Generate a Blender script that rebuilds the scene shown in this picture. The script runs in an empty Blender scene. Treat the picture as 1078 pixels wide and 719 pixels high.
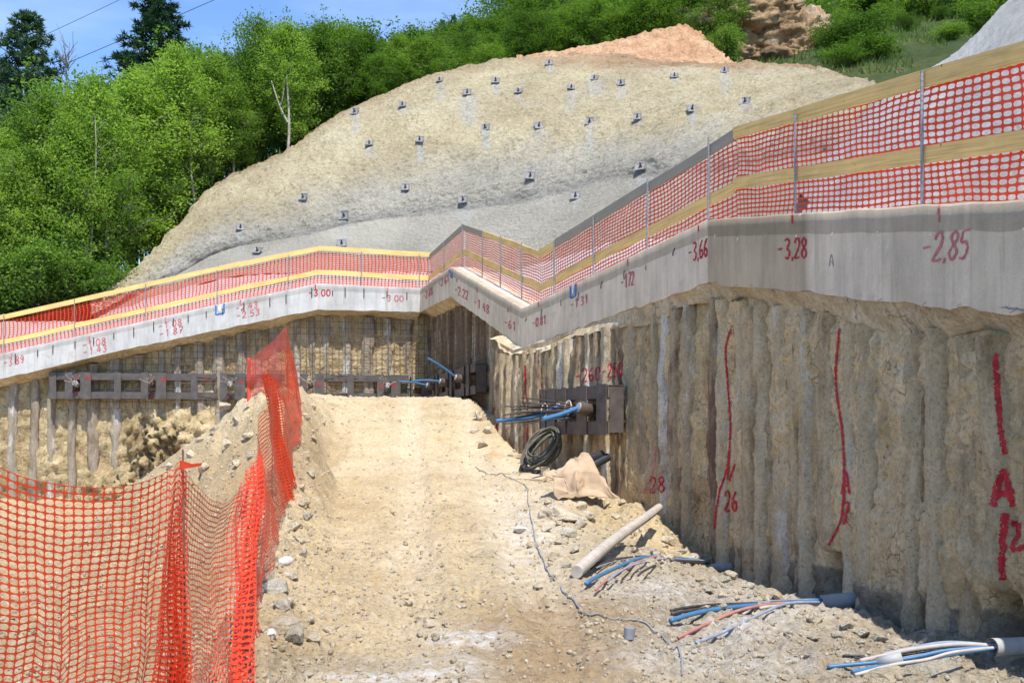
import bpy, math, random
import numpy as np
from mathutils import Vector, Matrix
from mathutils.bvhtree import BVHTree

random.seed(7)
RNG = np.random.default_rng(7)
SC = bpy.context.scene
COL = SC.collection

# ------------------------------------------------------------------ camera, sky, sun, exposure
F = 1048.0
EYE = Vector((0.0, 0.0, 1.6))
cam_data = bpy.data.cameras.new("camera")
cam_data.sensor_width = 36.0
cam_data.lens = 35.0
cam_data.shift_y = 0.084
cam_data.clip_start = 0.05
cam_data.clip_end = 6000.0
cam = bpy.data.objects.new("camera", cam_data)
cam.location = EYE
cam.rotation_euler = (math.radians(90), 0, 0)
COL.objects.link(cam)
SC.camera = cam

SUN_EL, SUN_AZ = math.radians(62.0), math.radians(17.5)
world = bpy.data.worlds.new("World")
SC.world = world
world.use_nodes = True
wn = world.node_tree
wn.nodes.clear()
w_out = wn.nodes.new("ShaderNodeOutputWorld")
w_bg = wn.nodes.new("ShaderNodeBackground")
w_sky = wn.nodes.new("ShaderNodeTexSky")
w_sky.sky_type = 'NISHITA'
w_sky.sun_disc = False
w_sky.sun_elevation = SUN_EL
w_sky.sun_rotation = math.pi - SUN_AZ
w_sky.altitude = 2200
w_sky.air_density = 1.0
w_sky.dust_density = 0.0
w_sky.ozone_density = 3.5
w_bg.inputs[1].default_value = 0.148
w_gam = wn.nodes.new("ShaderNodeHueSaturation")
w_gam.inputs['Saturation'].default_value = 1.06
wn.links.new(w_sky.outputs[0], w_gam.inputs['Color'])
# thin high cirrus in the sky itself
w_tc = wn.nodes.new("ShaderNodeTexCoord")
w_map = wn.nodes.new("ShaderNodeMapping")
w_map.inputs['Scale'].default_value = (2.0, 2.0, 9.0)
w_map.inputs['Rotation'].default_value = (0.25, 0.12, 0.0)
w_noi = wn.nodes.new("ShaderNodeTexNoise")
w_noi.inputs['Scale'].default_value = 2.4
w_noi.inputs['Detail'].default_value = 6.0
w_rmp = wn.nodes.new("ShaderNodeValToRGB")
w_rmp.color_ramp.elements[0].position = 0.45
w_rmp.color_ramp.elements[0].color = (0, 0, 0, 1)
w_rmp.color_ramp.elements[1].position = 0.85
w_rmp.color_ramp.elements[1].color = (0.25, 0.25, 0.25, 1)
w_mix = wn.nodes.new("ShaderNodeMixRGB")
w_mix.inputs[2].default_value = (4.6, 5.2, 6.2, 1)
wn.links.new(w_tc.outputs['Generated'], w_map.inputs[0])
wn.links.new(w_map.outputs[0], w_noi.inputs['Vector'])
wn.links.new(w_noi.outputs['Fac'], w_rmp.inputs[0])
wn.links.new(w_rmp.outputs[0], w_mix.inputs[0])
wn.links.new(w_gam.outputs[0], w_mix.inputs[1])
wn.links.new(w_mix.outputs[0], w_bg.inputs[0])
wn.links.new(w_bg.outputs[0], w_out.inputs[0])

sun_data = bpy.data.lights.new("sun", 'SUN')
sun_data.energy = 3.4
sun_data.angle = math.radians(0.5)
sun_data.color = (1.0, 0.955, 0.88)
sun = bpy.data.objects.new("sun", sun_data)
SDIR = Vector((math.sin(SUN_AZ) * math.cos(SUN_EL), -math.cos(SUN_AZ) * math.cos(SUN_EL), math.sin(SUN_EL)))
sun.rotation_euler = SDIR.to_track_quat('Z', 'Y').to_euler()
sun.location = (0, 0, 60)
COL.objects.link(sun)

SC.view_settings.view_transform = 'Standard'
SC.view_settings.look = 'None'
SC.view_settings.gamma = 1.0
SC.view_settings.use_curve_mapping = False
SC.view_settings.exposure = 1.0
SC.cycles.max_bounces = 6
SC.cycles.transparent_max_bounces = 8
SC.cycles.use_denoising = True

# ------------------------------------------------------------------ helpers
def P(px, py, d):
    return Vector(((px - 539.0) / F * d, d, 1.6 + (450.0 - py) / F * d))

def ray(px, py):
    return Vector(((px - 539.0) / F, 1.0, (450.0 - py) / F))

def _hash(ix, iy, iz, seed):
    h = (ix.astype(np.int64) * 374761393 + iy.astype(np.int64) * 668265263 + iz.astype(np.int64) * 2147483647 + seed * 974634777) & 0xffffffff
    h = ((h ^ (h >> 13)) * 1274126177) & 0xffffffff
    h = ((h ^ (h >> 16)) * 2246822519) & 0xffffffff
    return ((h ^ (h >> 15)) & 0xffffff) / float(0xffffff) * 2 - 1

def vnoise(p, seed=0):
    p = np.asarray(p, float)
    i = np.floor(p).astype(np.int64)
    f = p - i
    u = f * f * f * (f * (f * 6 - 15) + 10)
    r = 0
    for dx in (0, 1):
        for dy in (0, 1):
            for dz in (0, 1):
                w = (u[..., 0] if dx else 1 - u[..., 0]) * (u[..., 1] if dy else 1 - u[..., 1]) * (u[..., 2] if dz else 1 - u[..., 2])
                r = r + w * _hash(i[..., 0] + dx, i[..., 1] + dy, i[..., 2] + dz, seed)
    return r

def fbm(p, octs=4, seed=0, gain=0.5, ridged=False):
    p = np.asarray(p, float)
    a, s, r = 1.0, 1.0, 0
    for o in range(octs):
        n = vnoise(p * s + 17.3 * o, seed + o)
        if ridged:
            n = 1 - 2 * np.abs(n)
        r = r + a * n
        a *= gain
        s *= 2.03
    return r

def p3(x, y, z=0.0):
    x = np.asarray(x, float)
    return np.stack([x, np.broadcast_to(y, x.shape).astype(float), np.broadcast_to(z, x.shape).astype(float)], -1)

def worley(p, seed=0):
    p = np.asarray(p, float); i = np.floor(p).astype(np.int64); best = np.full(p.shape[:-1], 9.0)
    for dx in (-1, 0, 1):
        for dy in (-1, 0, 1):
            for dz in (-1, 0, 1):
                c = i + np.array([dx, dy, dz])
                q = c + np.stack([_hash(c[..., 0], c[..., 1], c[..., 2], seed + k) * .5 + .5 for k in (1, 2, 3)], -1)
                best = np.minimum(best, ((q - p) ** 2).sum(-1))
    return np.sqrt(best)

def sstep(a, b, x):
    t = np.clip((x - a) / (b - a), 0, 1)
    return t * t * (3 - 2 * t)

WLOC = {}

def mesh(name, verts, faces, mat, parent=None, smooth=False, attrs=None, origin=None, ngon=False):
    verts = np.asarray(verts, float).reshape(-1, 3)
    off = np.array(WLOC[parent.name]) if parent is not None else (np.array(origin) if origin is not None else np.zeros(3))
    me = bpy.data.meshes.new(name)
    v = verts - off
    if isinstance(faces, np.ndarray):
        k = faces.shape[1]
        me.vertices.add(len(v))
        me.vertices.foreach_set("co", v.astype(np.float32).ravel())
        me.loops.add(faces.size)
        me.loops.foreach_set("vertex_index", faces.astype(np.int32).ravel())
        me.polygons.add(len(faces))
        me.polygons.foreach_set("loop_start", np.arange(0, faces.size, k, dtype=np.int32))
        me.update(calc_edges=True)
        me.validate()
    else:
        me.from_pydata([tuple(q) for q in v], [], faces)
        me.update()
    if smooth:
        me.polygons.foreach_set("use_smooth", np.ones(len(me.polygons), dtype=bool))
    if attrs:
        for k, a in attrs.items():
            dom = 'POINT' if len(a) == len(v) else 'FACE'
            at = me.attributes.new(k, 'FLOAT', dom)
            at.data.foreach_set("value", np.asarray(a, np.float32))
    if mat is not None:
        me.materials.append(mat)
    o = bpy.data.objects.new(name, me)
    COL.objects.link(o)
    if parent is not None:
        o.parent = parent
    else:
        o.location = off
    WLOC[o.name] = tuple(off)
    return o

def tag(o, label=None, cat=None, group=None, kind=None):
    if label: o['label'] = label
    if cat: o['category'] = cat
    if group: o['group'] = group
    if kind: o['kind'] = kind
    return o

def thing(name, loc, label, cat, group=None):
    o = bpy.data.objects.new(name, None)
    o.empty_display_size = 0.2
    COL.objects.link(o)
    o.location = loc
    WLOC[o.name] = tuple(loc)
    return tag(o, label, cat, group)

def gridfaces(nu, nv, base=0):
    i = np.arange(nu - 1)[:, None]
    j = np.arange(nv - 1)[None, :]
    a = i * nv + j
    return np.stack([a, a + nv, a + nv + 1, a + 1], -1).reshape(-1, 4) + base

class MB:
    def __init__(s):
        s.v, s.f, s.n = [], [], 0
    def add(s, v, f):
        v = np.asarray(v, float).reshape(-1, 3)
        s.v.append(v)
        for q in f:
            s.f.append(tuple(int(i) + s.n for i in q))
        s.n += len(v)
        return s
    def box(s, c, ax, ay, az):
        c, ax, ay, az = (np.array(q, float) for q in (c, ax, ay, az))
        v = [c + i * ax + j * ay + k * az for i in (-1, 1) for j in (-1, 1) for k in (-1, 1)]
        return s.add(v, [(0, 1, 3, 2), (4, 6, 7, 5), (0, 4, 5, 1), (2, 3, 7, 6), (0, 2, 6, 4), (1, 5, 7, 3)])
    def tube(s, pts, r, n=8, cap=True):
        pts = np.asarray(pts, float)
        m = len(pts)
        r = np.broadcast_to(np.asarray(r, float), (m,))
        T = np.gradient(pts, axis=0)
        T /= np.linalg.norm(T, axis=1)[:, None] + 1e-9
        up = np.array([0, 0, 1.0]) if abs(T[0][2]) < 0.9 else np.array([1.0, 0, 0])
        A = np.cross(T[0], up); A /= np.linalg.norm(A)
        vs = []
        for i in range(m):
            A = A - T[i] * A.dot(T[i])
            A /= np.linalg.norm(A) + 1e-9
            B = np.cross(T[i], A)
            an = np.arange(n) * 2 * math.pi / n
            vs.append(pts[i] + r[i] * (np.cos(an)[:, None] * A + np.sin(an)[:, None] * B))
        fs = [(i * n + j, i * n + (j + 1) % n, (i + 1) * n + (j + 1) % n, (i + 1) * n + j) for i in range(m - 1) for j in range(n)]
        if cap:
            fs.append(tuple(range(n - 1, -1, -1)))
            fs.append(tuple((m - 1) * n + j for j in range(n)))
        return s.add(np.concatenate(vs), fs)
    def build(s, name, mat, parent=None, smooth=False, origin=None):
        return mesh(name, np.concatenate(s.v), s.f, mat, parent, smooth, origin=origin)

def copy_tree(o, parent=None):
    c = o.copy()
    COL.objects.link(c)
    if parent is not None:
        c.parent = parent
    for ch in list(o.children):
        copy_tree(ch, c)
    return c

def smooth_curve(pts, n):
    pts = np.asarray(pts, float)
    t = np.linspace(0, len(pts) - 1, n)
    i = np.clip(np.floor(t).astype(int), 0, len(pts) - 2)
    f = (t - i)[:, None]
    p0 = pts[np.clip(i - 1, 0, None)]; p1 = pts[i]; p2 = pts[i + 1]; q3 = pts[np.clip(i + 2, None, len(pts) - 1)]
    return 0.5 * (2 * p1 + (p2 - p0) * f + (2 * p0 - 5 * p1 + 4 * p2 - q3) * f ** 2 + (3 * p1 - p0 - 3 * p2 + q3) * f ** 3)

# ------------------------------------------------------------------ materials
class NT:
    def __init__(s, name):
        s.m = bpy.data.materials.new(name)
        s.m.use_nodes = True
        s.t = s.m.node_tree
        s.b = s.t.nodes["Principled BSDF"]
        s.out = s.t.nodes["Material Output"]
        s.b.inputs['Specular IOR Level'].default_value = 0.25
        s.geo = s.t.nodes.new("ShaderNodeNewGeometry")
        s.pos = s.geo.outputs['Position']
    def node(s, kind, **kw):
        n = s.t.nodes.new(kind)
        for k, v in kw.items():
            setattr(n, k, v)
        return n
    def link(s, a, b):
        s.t.links.new(a, b)
    def val(s, inp, v):
        if hasattr(v, 'links') or isinstance(v, bpy.types.NodeSocket):
            s.link(v, inp)
        else:
            inp.default_value = v
    def map(s, scale, vec=None, loc=(0, 0, 0)):
        n = s.node("ShaderNodeMapping")
        n.inputs['Scale'].default_value = scale
        n.inputs['Location'].default_value = loc
        s.link(vec or s.pos, n.inputs[0])
        return n.outputs[0]
    def noise(s, scale, detail=6, rough=0.6, vec=None, dist=0.0):
        n = s.node("ShaderNodeTexNoise")
        n.inputs['Scale'].default_value = scale
        n.inputs['Detail'].default_value = detail
        n.inputs['Roughness'].default_value = rough
        n.inputs['Distortion'].default_value = dist
        s.link(vec or s.pos, n.inputs['Vector'])
        return n.outputs['Fac']
    def voro(s, scale, vec=None, feature='F1', out='Distance', rnd=1.0):
        n = s.node("ShaderNodeTexVoronoi", feature=feature)
        n.inputs['Scale'].default_value = scale
        n.inputs['Randomness'].default_value = rnd
        s.link(vec or s.pos, n.inputs['Vector'])
        return n.outputs[out]
    def ramp(s, fac, stops, interp='LINEAR'):
        n = s.node("ShaderNodeValToRGB")
        n.color_ramp.interpolation = interp
        e = n.color_ramp.elements
        while len(e) < len(stops):
            e.new(0.5)
        for q, (p, c) in zip(e, stops):
            q.position = p
            q.color = (c, c, c, 1) if isinstance(c, (int, float)) else (*c, 1)
        s.link(fac, n.inputs[0])
        return n.outputs[0]
    def mix(s, fac, a, b, mode='MIX'):
        n = s.node("ShaderNodeMixRGB", blend_type=mode)
        for i, v in ((0, fac), (1, a), (2, b)):
            if isinstance(v, tuple): v = (*v, 1)
            s.val(n.inputs[i], v)
        return n.outputs[0]
    def math(s, op, a, b=0.0, clamp=False):
        n = s.node("ShaderNodeMath", operation=op, use_clamp=clamp)
        s.val(n.inputs[0], a)
        s.val(n.inputs[1], b)
        return n.outputs[0]
    def attr(s, name):
        n = s.node("ShaderNodeAttribute", attribute_name=name)
        return n.outputs['Fac']
    def bump(s, h, strength=0.5, dist=0.02, normal=None):
        n = s.node("ShaderNodeBump")
        n.inputs['Strength'].default_value = strength
        n.inputs['Distance'].default_value = dist
        s.link(h, n.inputs['Height'])
        if normal is not None: s.link(normal, n.inputs['Normal'])
        return n.outputs[0]
    def done(s, col=None, rough=0.9, normal=None, metal=0.0):
        if col is not None:
            s.val(s.b.inputs['Base Color'], (*col, 1) if isinstance(col, tuple) else col)
        s.val(s.b.inputs['Roughness'], rough)
        s.val(s.b.inputs['Metallic'], metal)
        if normal is not None: s.link(normal, s.b.inputs['Normal'])
        return s.m

def plain(name, col, rough=0.6, var=0.25, scale=9.0, metal=0.0, bump=0.2):
    n = NT(name)
    f = n.noise(scale, 6)
    d = tuple(max(0.0, c * (1 - var)) for c in col); l = tuple(min(1.0, c * (1 + var)) for c in col)
    c = n.ramp(f, [(0.3, d), (0.7, l)])
    return n.done(c, rough, n.bump(n.noise(scale * 7, 3), bump, 0.004), metal)

def make_ground():
    n = NT("dry_earth")
    big = n.noise(0.35, 5)
    c = n.ramp(big, [(0.32, (0.43, 0.315, 0.17)), (0.5, (0.52, 0.40, 0.23)), (0.68, (0.58, 0.46, 0.285))])
    mid = n.noise(2.6, 8, 0.7)
    c = n.mix(0.75, c, n.ramp(mid, [(0.28, 0.62), (0.5, 1.0), (0.75, 1.2)]), 'MULTIPLY')
    fine = n.noise(26, 6, 0.75)
    c = n.mix(0.7, c, n.ramp(fine, [(0.33, 0.38), (0.47, 0.95), (0.66, 1.3)]), 'MULTIPLY')
    peb = n.voro(30, out='Color')
    sep = n.node("ShaderNodeSeparateColor"); n.link(peb, sep.inputs[0])
    pm = n.ramp(sep.outputs[0], [(0.75, 0.0), (0.95, 0.6)])
    c = n.mix(pm, c, (0.56, 0.49, 0.38))
    orange = n.ramp(n.noise(1.1, 6, 0.7, dist=0.6), [(0.60, 0.0), (0.72, 0.55)])
    c = n.mix(orange, c, (0.46, 0.27, 0.11))
    # brown damp patches and whitish grout, mapped per vertex where they lie
    br = n.math('MULTIPLY', n.attr('brown'), n.ramp(n.noise(3, 6, 0.7), [(0.3, 0.6), (0.55, 1.0)]), True)
    c = n.mix(br, c, n.ramp(n.noise(9, 7, 0.8), [(0.32, (0.16, 0.105, 0.055)), (0.5, (0.33, 0.22, 0.115)), (0.7, (0.44, 0.315, 0.18))]))
    gy = n.math('MULTIPLY', n.attr('grey'), n.ramp(n.noise(5, 7, 0.75), [(0.33, 0.35), (0.55, 1.0)]), True)
    c = n.mix(gy, c, n.ramp(n.noise(14, 6, 0.8), [(0.36, (0.15, 0.125, 0.09)), (0.5, (0.33, 0.285, 0.22)), (0.64, (0.52, 0.48, 0.41))]))
    c = n.mix(n.math('MULTIPLY', n.attr('track'), n.ramp(n.noise(4, 7, 0.75, vec=n.map((1.6, .5, 1))), [(0.35, 0.1), (0.6, .8)])), c, (0.63, 0.535, 0.39))
    wh = n.math('MULTIPLY', n.attr('grout'), n.ramp(n.noise(7, 8, 0.8, vec=n.map((1, 2.2, 1))), [(0.42, 0.0), (0.60, 1.0)]), True)
    c = n.mix(wh, c, (0.66, 0.65, 0.62))
    h = n.math('ADD', n.noise(18, 9, 0.8), n.math('MULTIPLY', n.voro(22), 0.35))
    b1 = n.bump(n.noise(6, 6, 0.7), 0.55, 0.08)
    return n.done(c, 0.95, n.bump(h, 0.9, 0.035, b1))

def make_soil_face(name, dark, mid, light, pale, wet=None, s=1.0):
    n = NT(name)
    a = n.noise(1.3 * s, 9, 0.72)
    c = n.ramp(a, [(0.3, dark), (0.42, mid), (0.55, light), (0.74, pale)])
    st = n.noise(1.0, 6, 0.65, vec=n.map((7, 7, 0.8)))
    c = n.mix(0.6, c, n.ramp(st, [(0.3, 0.62), (0.5, 1.0), (0.7, 1.3)]), 'MULTIPLY')
    fi = n.noise(24 * s, 8, 0.8)
    c = n.mix(0.85, c, n.ramp(fi, [(0.33, 0.30), (0.45, 1.0), (0.62, 1.35)]), 'MULTIPLY')
    ol = n.ramp(n.noise(0.9, 6, 0.7, vec=n.map((1, 1, 1), loc=(5, 3, 9))), [(0.52, 0.0), (0.68, 0.6)])
    c = n.mix(ol, c, (dark[0] * 0.85, dark[1] * 0.92, dark[2] * 0.8))
    if wet is not None:
        sp = n.node("ShaderNodeSeparateXYZ"); n.link(n.pos, sp.inputs[0])
        zz = n.math('ADD', sp.outputs[2], n.math('MULTIPLY', n.math('SUBTRACT', n.noise(2.5, 6, 0.7), 0.5), 0.5))
        c = n.mix(n.ramp(zz, [(0.0, 0.75), (wet, 0.7), (wet + 0.05, 0.0)]), c, n.ramp(n.noise(6, 6), [(0.3, (0.10, 0.09, 0.08)), (0.7, (0.24, 0.22, 0.195))]))
    cv = n.voro(9 * s, feature='DISTANCE_TO_EDGE', vec=n.map((1, 1, .75)))
    ck = n.math('MULTIPLY', n.ramp(cv, [(0.0, 0.7), (0.06, 0.0)]), n.ramp(n.noise(2.2 * s, 6, 0.75), [(0.52, 0.0), (0.6, 1.0)]))
    c = n.mix(ck, c, (dark[0] * .45, dark[1] * .42, dark[2] * .40))
    h = n.math('ADD', n.noise(16 * s, 9, 0.8), n.math('MULTIPLY', n.voro(14 * s), 0.4))
    h = n.math('SUBTRACT', h, n.math('MULTIPLY', ck, 0.5))
    return n.done(c, 0.95, n.bump(h, 1.0, 0.06))

def make_pile_mat(name, base, white, brown, amount=0.5, rnd=0.24):
    n = NT(name)
    oi = n.node('ShaderNodeObjectInfo')
    v = n.map((4, 4, 1.1))
    a = n.math('ADD', n.noise(1.0, 9, 0.75, vec=v), n.math('MULTIPLY', n.math('SUBTRACT', oi.outputs['Random'], 0.5), rnd))
    c = n.ramp(a, [(0.30, brown), (0.46, base), (0.56 + 0.1 * (1 - amount), base), (0.66 + 0.1 * (1 - amount), white)])
    b = n.noise(2.2, 7, 0.7)
    c = n.mix(0.7, c, n.ramp(b, [(0.3, 0.6), (0.5, 1.0), (0.7, 1.2)]), 'MULTIPLY')
    pk = n.math('MULTIPLY', n.ramp(n.voro(26), [(0.10, 0.9), (0.22, 0.0)]), n.ramp(n.noise(3, 6, 0.7), [(0.50, 0.0), (0.58, 1.0)]))
    c = n.mix(pk, c, tuple(q * .4 for q in brown))
    f = n.noise(30, 8, 0.8)
    c = n.mix(0.8, c, n.ramp(f, [(0.34, 0.45), (0.48, 1.0), (0.66, 1.25)]), 'MULTIPLY')
    return n.done(c, 0.9, n.bump(n.noise(20, 9, 0.85), 1.0, 0.06))

def make_concrete(name, col, band=0.8):
    n = NT(name)
    a = n.noise(1.4, 8, 0.7)
    c = n.mix(1.0, n.ramp(a, [(0.3, tuple(q * 0.8 for q in col)), (0.55, col), (0.75, tuple(min(1, q * 1.12) for q in col))]),
              n.ramp(n.noise(1.0, 5, 0.6, vec=n.map((5, 5, 0.7))), [(0.3, 0.84), (0.6, 1.06)]), 'MULTIPLY')
    c = n.mix(1.0, c, n.ramp(n.noise(60, 4, 0.7), [(0.3, 0.86), (0.5, 1.0), (0.7, 1.06)]), 'MULTIPLY')
    v = n.math('ADD', n.attr('v'), n.math('MULTIPLY', n.math('SUBTRACT', n.noise(3.0, 4), 0.5), 0.05))
    c = n.mix(n.ramp(v, [(0.745, 0.0), (0.757, 1.0)]), c, n.mix(1.0, c, (band, band * 0.985, band * 0.96), 'MULTIPLY'))
    s = n.attr('s')
    fr = n.math('FRACT', n.math('DIVIDE', s, 1.22))
    ln = n.ramp(fr, [(0.0, 0.86), (0.012, 1.0), (0.985, 1.0), (0.999, 0.86)])
    c = n.mix(1.0, c, ln, 'MULTIPLY')
    wt = n.node("ShaderNodeTexWhiteNoise", noise_dimensions='1D')
    n.link(n.math('FLOOR', n.math('DIVIDE', s, 1.22)), wt.inputs['W'])
    c = n.mix(1.0, c, n.ramp(wt.outputs['Value'], [(0.0, (0.9, 0.89, 0.87)), (1.0, (1.06, 1.05, 1.05))]), 'MULTIPLY')
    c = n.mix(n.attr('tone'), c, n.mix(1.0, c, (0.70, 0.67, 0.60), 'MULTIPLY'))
    drip = n.ramp(n.noise(1.0, 7, 0.7, vec=n.map((9, 9, 0.5), loc=(3, 1, 0))), [(0.55, 0.0), (0.72, 0.6)])
    c = n.mix(drip, c, (0.30, 0.23, 0.15))
    c = n.mix(n.ramp(n.noise(1.7, 8, 0.75, vec=n.map((1, 1, 1.6), loc=(7, 2, 4))), [(0.56, 0.0), (0.66, 0.4)]), c, (0.36, 0.31, 0.25))
    c = n.mix(n.ramp(n.noise(2.6, 9, 0.8, vec=n.map((1, 1, 1), loc=(1, 9, 4))), [(0.62, 0.0), (0.68, 0.5)]), c, (0.70, 0.69, 0.66))
    pit = n.ramp(n.voro(34), [(0.03, 0.0), (0.07, 1.0)])
    c = n.mix(1.0, c, n.ramp(pit, [(0.0, 0.6), (1.0, 1.0)]), 'MULTIPLY')
    return n.done(c, 0.85, n.bump(n.math('ADD', n.noise(30, 6, 0.7), pit), 0.25, 0.012))

def make_wood(name, col, grey=0.0):
    n = NT(name)
    if name == 'bleached_log' or name == 'offcut_wood': v = n.map((9, 9, 9))
    else:
        cb = n.node('ShaderNodeCombineXYZ'); oi = n.node('ShaderNodeObjectInfo')
        n.link(n.math('MULTIPLY', n.attr('s'), 1.2), cb.inputs[0]); n.link(n.math('MULTIPLY', n.attr('bv'), 7.0), cb.inputs[1]); n.link(n.math('MULTIPLY', oi.outputs['Random'], 50.0), cb.inputs[2])
        v = cb.outputs[0]
    g = n.noise(1.0, 6, 0.6, vec=v, dist=0.4)
    d = tuple(q * 0.68 for q in col); l = tuple(min(1, q * 1.15) for q in col)
    c = n.ramp(g, [(0.3, d), (0.5, col), (0.7, l)])
    b = n.noise(1.6, 5)
    c = n.mix(0.6, c, n.ramp(b, [(0.3, 0.75), (0.6, 1.1)]), 'MULTIPLY')
    kn = n.ramp(n.voro(4.0), [(0.035, 0.35), (0.07, 1.0)])
    c = n.mix(1.0, c, kn, 'MULTIPLY')
    if grey: c = n.mix(grey, c, (0.30, 0.28, 0.25))
    return n.done(c, 0.75, n.bump(g, 0.2, 0.006))

def make_net(name, col):
    n = NT(name)
    c = n.ramp(n.noise(2.5, 4), [(0.3, tuple(q * 0.85 for q in col)), (0.7, col)])
    n.done(c, 0.42)
    n.b.inputs['Specular IOR Level'].default_value = 0.4
    tr = n.node("ShaderNodeBsdfTranslucent"); n.link(c, tr.inputs[0])
    mx = n.node("ShaderNodeMixShader"); mx.inputs[0].default_value = 0.35
    n.link(n.b.outputs[0], mx.inputs[1]); n.link(tr.outputs[0], mx.inputs[2])
    n.link(mx.outputs[0], n.out.inputs[0])
    return n.m

def make_leaf(name, dark, mid, light, trans=0.48):
    n = NT(name)
    oi = n.node("ShaderNodeObjectInfo")
    f = n.math('ADD', n.math('MULTIPLY', n.attr('leafv'), 0.35), n.math('MULTIPLY', n.noise(0.6, 3), 0.65))
    f = n.math('ADD', f, n.math('MULTIPLY', n.math('SUBTRACT', oi.outputs['Random'], 0.5), 0.35))
    c = n.ramp(f, [(0.2, dark), (0.5, mid), (0.8, light)])
    n.done(c, 0.75)
    n.b.inputs['Specular IOR Level'].default_value = 0.12
    tr = n.node("ShaderNodeBsdfTranslucent"); n.link(n.mix(1.0, c, (1.1, 1.25, 0.55), 'MULTIPLY'), tr.inputs[0])
    mx = n.node("ShaderNodeMixShader"); mx.inputs[0].default_value = trans
    n.link(n.b.outputs[0], mx.inputs[1]); n.link(tr.outputs[0], mx.inputs[2])
    n.link(mx.outputs[0], n.out.inputs[0])
    return n.m

def make_slope():
    n = NT("nailed_slope_skin")
    v = n.attr('v')
    a = n.noise(0.5, 8, 0.7)
    warm = n.ramp(a, [(0.3, (0.54, 0.435, 0.255)), (0.5, (0.66, 0.555, 0.35)), (0.7, (0.73, 0.64, 0.44))])
    grey = n.ramp(a, [(0.3, (0.46, 0.425, 0.345)), (0.7, (0.62, 0.575, 0.48))])
    vv = n.math('ADD', v, n.math('MULTIPLY', n.math('SUBTRACT', n.noise(0.35, 6, 0.65), 0.5), 0.30))
    c = n.mix(n.ramp(vv, [(0.40, 1.0), (0.55, 0.0)]), warm, grey)
    or_ = n.ramp(n.math('ADD', v, n.math('MULTIPLY', n.math('SUBTRACT', n.noise(0.5, 6, 0.65), 0.5), 0.2)), [(0.88, 0.0), (0.97, 0.8)])
    c = n.mix(or_, c, (0.50, 0.36, 0.22))
    c = n.mix(n.math('MULTIPLY', n.attr('rim'), n.ramp(n.noise(0.9, 6, 0.7), [(0.35, 0.4), (0.6, 1.0)])), c, (0.47, 0.29, 0.16))
    c = n.mix(1.0, c, n.ramp(n.noise(0.22, 5, 0.6), [(0.35, (0.84, 0.83, 0.83)), (0.65, (1.06, 1.06, 1.05))]), 'MULTIPLY')
    # grout runs below the plates
    gr = n.ramp(n.noise(1.0, 6, 0.65, vec=n.map((1.3, 1.3, 0.16))), [(0.60, 0.0), (0.70, 0.35)])
    gr = n.math('MAXIMUM', gr, n.math('MULTIPLY', n.attr('grout'), n.ramp(n.noise(3, 6, 0.75), [(0.35, 0.1), (0.55, 1.0)])))
    c = n.mix(gr, c, (0.56, 0.555, 0.53))
    cr = n.ramp(n.voro(0.9, feature='DISTANCE_TO_EDGE', vec=n.map((1, 1, 1.4))), [(0.0, 0.35), (0.03, 0.0)])
    cr = n.math('MULTIPLY', cr, n.ramp(n.noise(0.8, 5), [(0.5, 0.0), (0.6, 1.0)]))
    c = n.mix(cr, c, (0.22, 0.18, 0.11))
    sp = n.noise(6, 9, 0.85)
    rough_amt = n.ramp(v, [(0.17, 0.2), (0.24, 1.0)])
    c = n.mix(rough_amt, c, n.mix(1.0, c, n.ramp(sp, [(0.36, 0.45), (0.47, 1.0), (0.64, 1.25)]), 'MULTIPLY'))
    # steel mesh lying on the skin: fine dark grain
    gn = n.voro(22, vec=n.map((1, 1, 1)), out='Distance')
    c = n.mix(0.5, c, n.ramp(gn, [(0.0, 1.12), (0.5, 0.72)]), 'MULTIPLY')
    c = n.mix(n.ramp(n.math('ADD', v, n.math('MULTIPLY', n.math('SUBTRACT', n.noise(0.6, 6, 0.7), 0.5), 0.06)), [(0.19, 0.0), (0.205, 0.6), (0.27, 0.5), (0.34, 0.0)]), c,
              n.ramp(n.noise(7, 5, 0.8), [(0.35, (0.13, 0.13, 0.12)), (0.65, (0.40, 0.39, 0.36))]))
    h = n.math('ADD', n.noise(5, 9, 0.8), n.math('MULTIPLY', n.voro(6), 0.3))
    return n.done(c, 0.95, n.bump(h, 1.0, 0.26))

def make_bank():
    n = NT("shotcrete_skin")
    a = n.noise(0.8, 8, 0.7)
    c = n.ramp(a, [(0.3, (0.36, 0.35, 0.33)), (0.7, (0.52, 0.51, 0.48))])
    c = n.mix(0.8, c, n.ramp(n.noise(26, 6, 0.8), [(0.32, 0.55), (0.5, 1.0), (0.7, 1.25)]), 'MULTIPLY')
    return n.done(c, 0.95, n.bump(n.noise(20, 8, 0.8), 0.9, 0.06))

M = {}
M['ground'] = make_ground()
M['earth4'] = make_soil_face("clay_face", (0.42, 0.29, 0.145), (0.68, 0.50, 0.275), (0.80, 0.61, 0.37), (0.84, 0.70, 0.49), wet=0.12)
M['earth3'] = make_soil_face("clay_face_buff", (0.18, 0.125, 0.07), (0.52, 0.37, 0.195), (0.67, 0.51, 0.29), (0.72, 0.60, 0.40))
M['earth1'] = make_soil_face("clay_face_ochre", (0.20, 0.14, 0.07), (0.36, 0.265, 0.14), (0.48, 0.375, 0.215), (0.56, 0.47, 0.32), s=0.7)
M['earth2'] = make_soil_face("clay_face_brown", (0.24, 0.165, 0.09), (0.40, 0.295, 0.17), (0.52, 0.40, 0.25), (0.60, 0.49, 0.35))
M['pile4'] = make_pile_mat("grout_pile_buff", (0.77, 0.60, 0.375), (0.85, 0.75, 0.60), (0.50, 0.345, 0.185), 0.6)
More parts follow.
